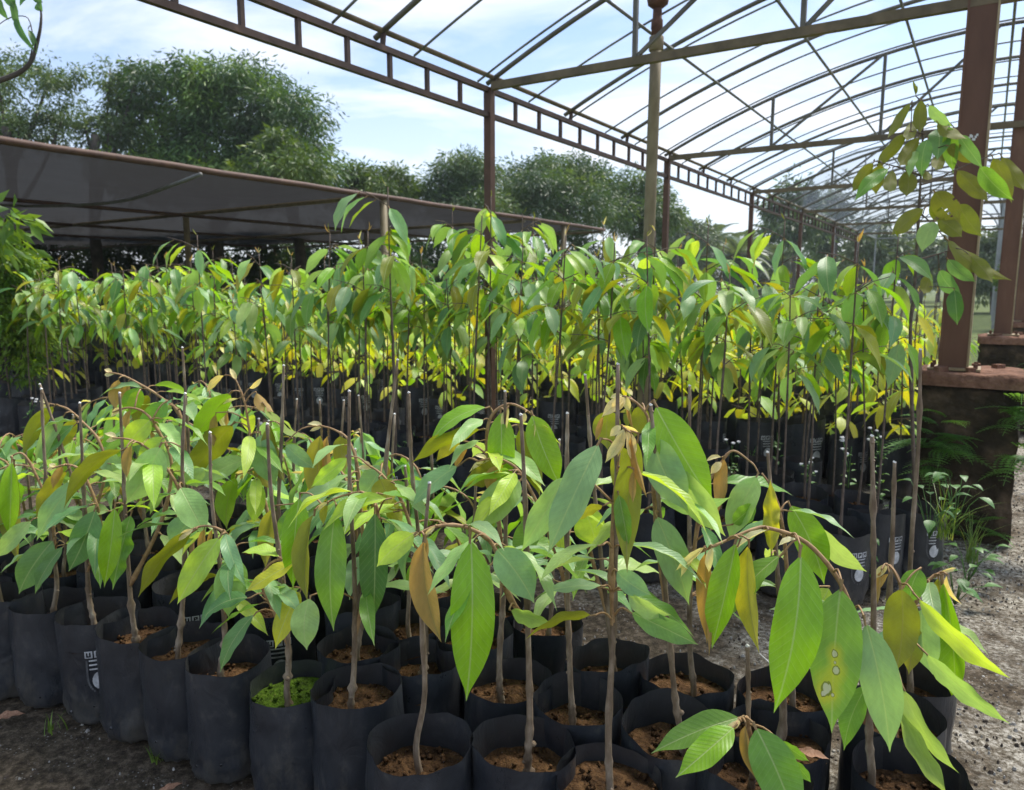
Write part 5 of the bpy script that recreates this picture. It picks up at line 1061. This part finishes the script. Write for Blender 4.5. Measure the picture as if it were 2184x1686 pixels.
# ------------------------------------------------------------------ trees
import numpy as np
def crown_mesh(lobes, n_leaf, L, mat, seed, droop=.8, shell=.55, cl=46, clr=.5, aspect=.28):
    """many small folded leaves gathered in drooping tufts through the lobes of a crown"""
    g = np.random.default_rng(seed); vol = np.array([a * b * c for (_, _, _, a, b, c) in lobes]) ** .72; vol /= vol.sum(); nc = max(4, n_leaf // cl)
    which = g.choice(len(lobes), nc, p=vol); lb = np.array(lobes)[which]
    d = g.normal(size=(nc, 3)); d /= np.linalg.norm(d, axis=1)[:, None]; rad_ = (shell + (1 - shell) * g.random(nc)) ; rad_ *= 1 + .10 * g.normal(size=nc).clip(-1.5, 1.5)
    cen = lb[:, :3] + d * lb[:, 3:] * rad_[:, None]
    idx = np.repeat(np.arange(nc), cl); n = len(idx); off = g.normal(size=(n, 3)); off /= np.linalg.norm(off, axis=1)[:, None]; off *= (g.random(n) ** .45)[:, None] * clr * np.array([1, 1, .7]) * .62 * (.6 + .8 * g.random(nc))[idx][:, None]
    p = cen[idx] + off; dirv = off / (np.linalg.norm(off, axis=1)[:, None] + 1e-6) + d[idx] * .35 + g.normal(size=(n, 3)) * .45; dirv[:, 2] -= droop; dirv /= np.linalg.norm(dirv, axis=1)[:, None]
    side = np.cross(dirv, g.normal(size=(n, 3))); side /= np.linalg.norm(side, axis=1)[:, None] + 1e-9; nrm = np.cross(side, dirv)
    l = L * (.6 + .8 * g.random(n))[:, None]; w = l * aspect * .5
    v = np.empty((n, 4, 3)); v[:, 0] = p; v[:, 1] = p + dirv * l * .45 + side * w + nrm * w * .35; v[:, 2] = p + dirv * l; v[:, 3] = p + dirv * l * .45 - side * w + nrm * w * .35
    me = bpy.data.meshes.new('crown'); me.vertices.add(n * 4); me.vertices.foreach_set('co', v.reshape(-1)); me.loops.add(n * 6); me.polygons.add(n * 2)
    base = np.arange(n)[:, None] * 4; lo = np.concatenate([base + np.array([[0, 1, 2]]), base + np.array([[0, 2, 3]])], axis=1).reshape(-1)
    me.loops.foreach_set('vertex_index', lo.astype(np.int32)); me.polygons.foreach_set('loop_start', (np.arange(n * 2) * 3).astype(np.int32)); me.materials.append(M[mat]); me.update(calc_edges=True); me.validate(); return me
def tree(name, label, cat, px, d, lobes_px, n, L, mat, seed, group=None, aspect=.28, clr=.5, shell=.55, trunk_r=.16, droop=.8):
    """lobes_px: (x, y, half width, half height) on the photo grid at distance d"""
    r = random.Random(seed); base = gp_d(px, d); root = thing(name, label, cat, base, 0, group); lobes = []
    for (x, y, a, b) in lobes_px:
        c = atd(x, y, d) - base; s = d / F; lobes.append((c.x, c.y + r.uniform(-.5, .5) * a * s, c.z, a * s, a * s * .85, b * s))
    for l in list(lobes):
        for _ in range(5):
            d_ = Vector((r.gauss(0, 1), r.gauss(0, 1), abs(r.gauss(0, 1)) * .9)).normalized(); q_ = r.uniform(.22, .36)
            lobes.append((l[0] + d_.x * l[3] * .95, l[1] + d_.y * l[4] * .95, l[2] + d_.z * l[5] * .95, l[3] * q_, l[4] * q_, l[5] * q_))
    ob('crown', crown_mesh(lobes, n, L, mat, seed, droop, shell, clr=clr, aspect=aspect), root)
    top = max(l[2] for l in lobes); m = MB(); tz = max(.3, min(l[2] for l in lobes[:len(lobes_px)])); m.tube(catmull([(0, 0, -.05), (r.uniform(-.15, .15), 0, tz * .5), (r.uniform(-.2, .2), 0, tz)], 4), [trunk_r * (1.2 - .5 * i / 8) for i in range(9)], 9); trunk = ob('trunk', m.mesh('trunk', [M['trunk']]), root)
    for l in lobes[:len(lobes_px)]:
        s = Vector((0, 0, tz * r.uniform(.6, .95))); e = Vector(l[:3]) + Vector((0, 0, l[5] * .4)); m = MB(); m.tube(catmull([s, s.lerp(e, .5) + Vector((0, 0, -.2)), e], 4), [trunk_r * (.55 - .45 * i / 8) for i in range(9)], 6); ob('limb', m.mesh('limb', [M['trunk']]), trunk)
def gp_d(px, d):
    # ground point under a pixel column at camera depth d
    y = (d - EYE * sP) / cP; return Vector(((px - CX) / F * d, y, 0))
tree('airy_tree', 'thin airy tree with small grey green leaves standing left of the big mango tree', 'tree', 60, 21, [(20, 190, 105, 75), (100, 170, 60, 60), (-60, 230, 90, 90), (60, 285, 110, 50), (140, 260, 50, 40)], 15000, .12, 'airy', 1, shell=.2, clr=.55, aspect=.34)
tree('airy_tree', 'feathery tree with open gaps whose twigs reach above the mango crown', 'tree', 230, 22, [(225, 160, 45, 45), (285, 165, 42, 40), (190, 260, 50, 45), (250, 300, 70, 50), (250, 230, 30, 60)], 6500, .12, 'airy', 2, shell=.2, clr=.5, aspect=.34)
tree('mango_tree', 'large dense dark green mango tree with lighter flushes behind the shade house', 'tree', 480, 23, [(400, 220, 110, 80), (520, 220, 120, 75), (620, 270, 95, 75), (480, 320, 150, 85), (330, 300, 95, 80), (660, 350, 75, 60), (420, 170, 60, 35), (540, 165, 65, 30), (580, 380, 120, 60), (400, 390, 150, 60)], 52000, .19, 'mango', 3, shell=.45, clr=.85, aspect=.24, trunk_r=.25)
tree('mango_tree', 'smaller light green mango tree at the foot of the big mango tree', 'tree', 640, 21, [(590, 330, 50, 40), (640, 375, 70, 45), (560, 395, 70, 40)], 9000, .18, 'bush2', 4, shell=.5, clr=.6, aspect=.24)
tree('low_tree', 'low rounded yellowish green tree right of the big mango tree', 'tree', 800, 25, [(760, 385, 45, 30), (830, 388, 42, 32), (790, 420, 90, 40), (870, 410, 20, 22)], 13000, .17, 'bush2', 5, clr=.6)
tree('airy_tree', 'open crowned tree with sky showing through just left of the brown eave post', 'tree', 980, 26, [(960, 385, 48, 55), (1020, 380, 45, 48), (930, 420, 45, 40), (1000, 450, 90, 35)], 16000, .16, 'far_tree', 6, shell=.3, clr=.7)
tree('dense_tree', 'broad dense dark tree between the eave post and the standpipe', 'tree', 1190, 29, [(1120, 395, 60, 50), (1200, 385, 80, 45), (1275, 405, 60, 50), (1200, 450, 150, 55), (1230, 355, 12, 20)], 30000, .18, 'far_tree', 7, clr=.75)
tree('dense_tree', 'dark tree directly behind the standpipe', 'tree', 1370, 30, [(1350, 405, 40, 42), (1395, 425, 32, 45), (1370, 470, 70, 50)], 13000, .18, 'far_tree', 8, clr=.7)
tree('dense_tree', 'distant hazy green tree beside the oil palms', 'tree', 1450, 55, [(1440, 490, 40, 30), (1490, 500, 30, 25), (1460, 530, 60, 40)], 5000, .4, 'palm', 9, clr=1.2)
tree('olive_tree', 'tall olive green tree rising behind the far end of the bare frame', 'tree', 1690, 48, [(1690, 415, 32, 35), (1720, 440, 30, 35), (1665, 445, 26, 35), (1690, 490, 60, 40)], 4200, .42, 'far_tree', 10, shell=.3, clr=1.2)
tree('olive_tree', 'second olive green tree beside the netted greenhouse', 'tree', 1775, 50, [(1772, 420, 22, 40), (1790, 460, 24, 40), (1770, 500, 45, 40)], 2600, .42, 'far_tree', 11, shell=.3, clr=1.2)
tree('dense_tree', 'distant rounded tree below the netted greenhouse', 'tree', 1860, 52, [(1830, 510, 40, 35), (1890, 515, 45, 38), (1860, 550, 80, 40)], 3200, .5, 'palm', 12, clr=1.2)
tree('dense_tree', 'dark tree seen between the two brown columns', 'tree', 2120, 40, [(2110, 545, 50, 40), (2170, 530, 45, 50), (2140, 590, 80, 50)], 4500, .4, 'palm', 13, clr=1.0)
tree('dense_tree', 'bright low tree at the far right end of the seedling rows', 'tree', 2160, 24, [(2160, 600, 40, 40), (2185, 560, 30, 40)], 2500, .2, 'bush2', 14, clr=.5)
tree('dense_tree', 'distant treeline tree right of the far oil palms', 'tree', 1960, 55, [(1960, 530, 60, 40), (2020, 540, 50, 35), (1990, 560, 90, 40)], 3500, .55, 'palm', 15, clr=1.2)
for i, (x, d, w, h) in enumerate(((-40, 24, 120, 70), (120, 26, 110, 60), (270, 25, 110, 55), (420, 26, 110, 55), (560, 25, 100, 60), (690, 26, 100, 55), (820, 25, 100, 60), (950, 27, 90, 60), (1090, 27, 100, 60), (1230, 29, 90, 55))):
    tree('hedge_tree', 'dark leafy hedge tree filling the space behind the shade house', 'tree', x, d, [(x, 545, w * .7, h * .95), (x + 40, 590, w * .7, h * .7), (x - 40, 585, w * .6, h * .7)], 5500, .2, 'far_tree', 40 + i, 'hedge trees behind the shade house', clr=.7)
for i, x in enumerate(range(1400, 2240, 60)):
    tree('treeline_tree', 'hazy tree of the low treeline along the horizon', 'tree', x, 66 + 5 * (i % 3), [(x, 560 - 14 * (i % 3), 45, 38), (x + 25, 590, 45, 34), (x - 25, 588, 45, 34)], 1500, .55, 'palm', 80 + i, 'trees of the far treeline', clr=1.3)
tree('shrub', 'bright yellow green shrub at the end of the tall seedlings by the shade house', 'shrub', 15, 7.0, [(0, 545, 50, 45), (40, 590, 50, 55), (-30, 620, 70, 90), (20, 680, 80, 90), (60, 740, 60, 80)], 12000, .06, 'bush', 60, clr=.22, trunk_r=.03, aspect=.36)
tree('shrub', 'glossy leaved young tree overhanging the bright shrub', 'shrub', -30, 6.6, [(10, 480, 26, 30), (-30, 500, 50, 60)], 138, .16, 'bush', 61, clr=.4, trunk_r=.03, aspect=.36)
def overhang():
    base = gp_d(-420, 5.2); t = thing('overhanging_tree', 'slender tree leaning in with a thin hanging twig and long dark leaves', 'tree', base); o = base
    P = lambda x, y, d=5.2: atd(x, y, d) - o
    me, q = stem_mesh([Vector((0, 0, 0)), P(-400, 500), P(-260, 260), P(-120, 200), P(0, 172), P(60, 140), P(82, 80), P(88, 35), P(84, 10)], .035, .004, M['trunk'], 7, 0, 1, 5); ob('trunk', me, t)
    me2, q2 = stem_mesh([P(-260, 260), P(-160, 60), P(-60, -30), P(30, -20), P(90, 5)], .014, .004, M['trunk'], 6, 0, 2, 5); ob('branch', me2, t)
    me3, q3 = stem_mesh([P(60, 140), P(70, 90), P(60, 40), P(30, 35)], .005, .003, M['trunk'], 5, 0, 3, 5); ob('branch', me3, t)
    r = random.Random(5)
    for (x, y, a, b, w) in ((0, -5, 20, 45, 12), (30, -8, 50, 70, 16), (60, -10, 42, 15, 12), (80, 5, 92, 25, 12), (15, -20, 36, 22, 16), (30, 35, 82, 118, 10), (60, 62, 80, 112, 8), (-20, -10, 5, 30, 14), (-10, 60, -30, 120, 14), (75, -20, 90, 12, 12)):
        B = P(x, y); T = P(a, b); L = (T - B).length; ob('leaf', r.choice(MIDL), t, leaf_matrix(B, T, Vector((r.uniform(-.6, .6), -1, .3)), w / F * 5.2 / L * 1.6), tone('dark', .1, r))
        qn = near_pt(q + q2 + q3, B); 
        if qn[0] > .02: add_twig(t, qn[1], B, .003, .01, 'trunk')
overhang()
def palms():
    r = random.Random(6)
    def frond(L):
        mb = MB(); pts = [Vector((0, L * t * (1 - .12 * t), L * (.5 * t - .75 * t * t))) for t in [i / 8 for i in range(9)]]; mb.tube(pts, [.05 - .005 * i for i in range(9)], 4)
        for i in range(34):
            t = .12 + .87 * i / 34; c = Vector((0, L * t * (1 - .12 * t), L * (.5 * t - .75 * t * t))); l = L * .24 * math.sin(math.pi * (.15 + .8 * t))
            for s in (-1, 1):
                b = len(mb.v); e = c + Vector((s * l, l * .45, -l * .5)); mb.v += [c + Vector((0, -.05, 0)), c + Vector((0, .06, 0)), e]; mb.quad((b, b + 1, b + 2))
        return mb.mesh('frond', [M['palm']], False)
    FRS = [frond(3.4), frond(2.9)]
    for i, (x, top, d) in enumerate(((1505, 478, 62), (1545, 488, 70), (1590, 492, 66), (1632, 500, 74), (1568, 505, 58), (1655, 515, 66), (1835, 515, 70), (1925, 520, 72))):
        b = gp_d(x, d); h = atd(x, top + 48, d).z; t = thing('oil_palm', 'oil palm with arching feathery fronds in the distant plantation', 'palm', b, r.uniform(0, 6), 'oil palms in the distance'); m = MB(); m.tube([(0, 0, 0), (0, 0, h * .5), (0, 0, h)], [.35, .3, .28], 8); ob('trunk', m.mesh('trunk', [M['trunk']]), t)
        for k in range(22):
            ob('frond', FRS[k % 2], t, Matrix.Translation((0, 0, h)) @ Matrix.Rotation(k * 2.4, 4, 'Z') @ Matrix.Rotation(.9 - 1.3 * (k / 22), 4, 'X'))
palms()

# ------------------------------------------------------------------ moist air
def build_haze():
    m, nt, N, K = newmat('moist_air'); out = N('ShaderNodeOutputMaterial'); v = N('ShaderNodeVolumePrincipled'); v.inputs['Color'].default_value = (.86, .92, 1, 1); v.inputs['Density'].default_value = .0008; v.inputs['Anisotropy'].default_value = .3; K(v.outputs[0], out.inputs['Volume'])
    mb = MB(); mb.box((0, 420, 5.5), (1240, 1000, 13.)); o = ob('haze', mb.mesh('haze', [m], False)); o['kind'] = 'stuff'
build_haze()
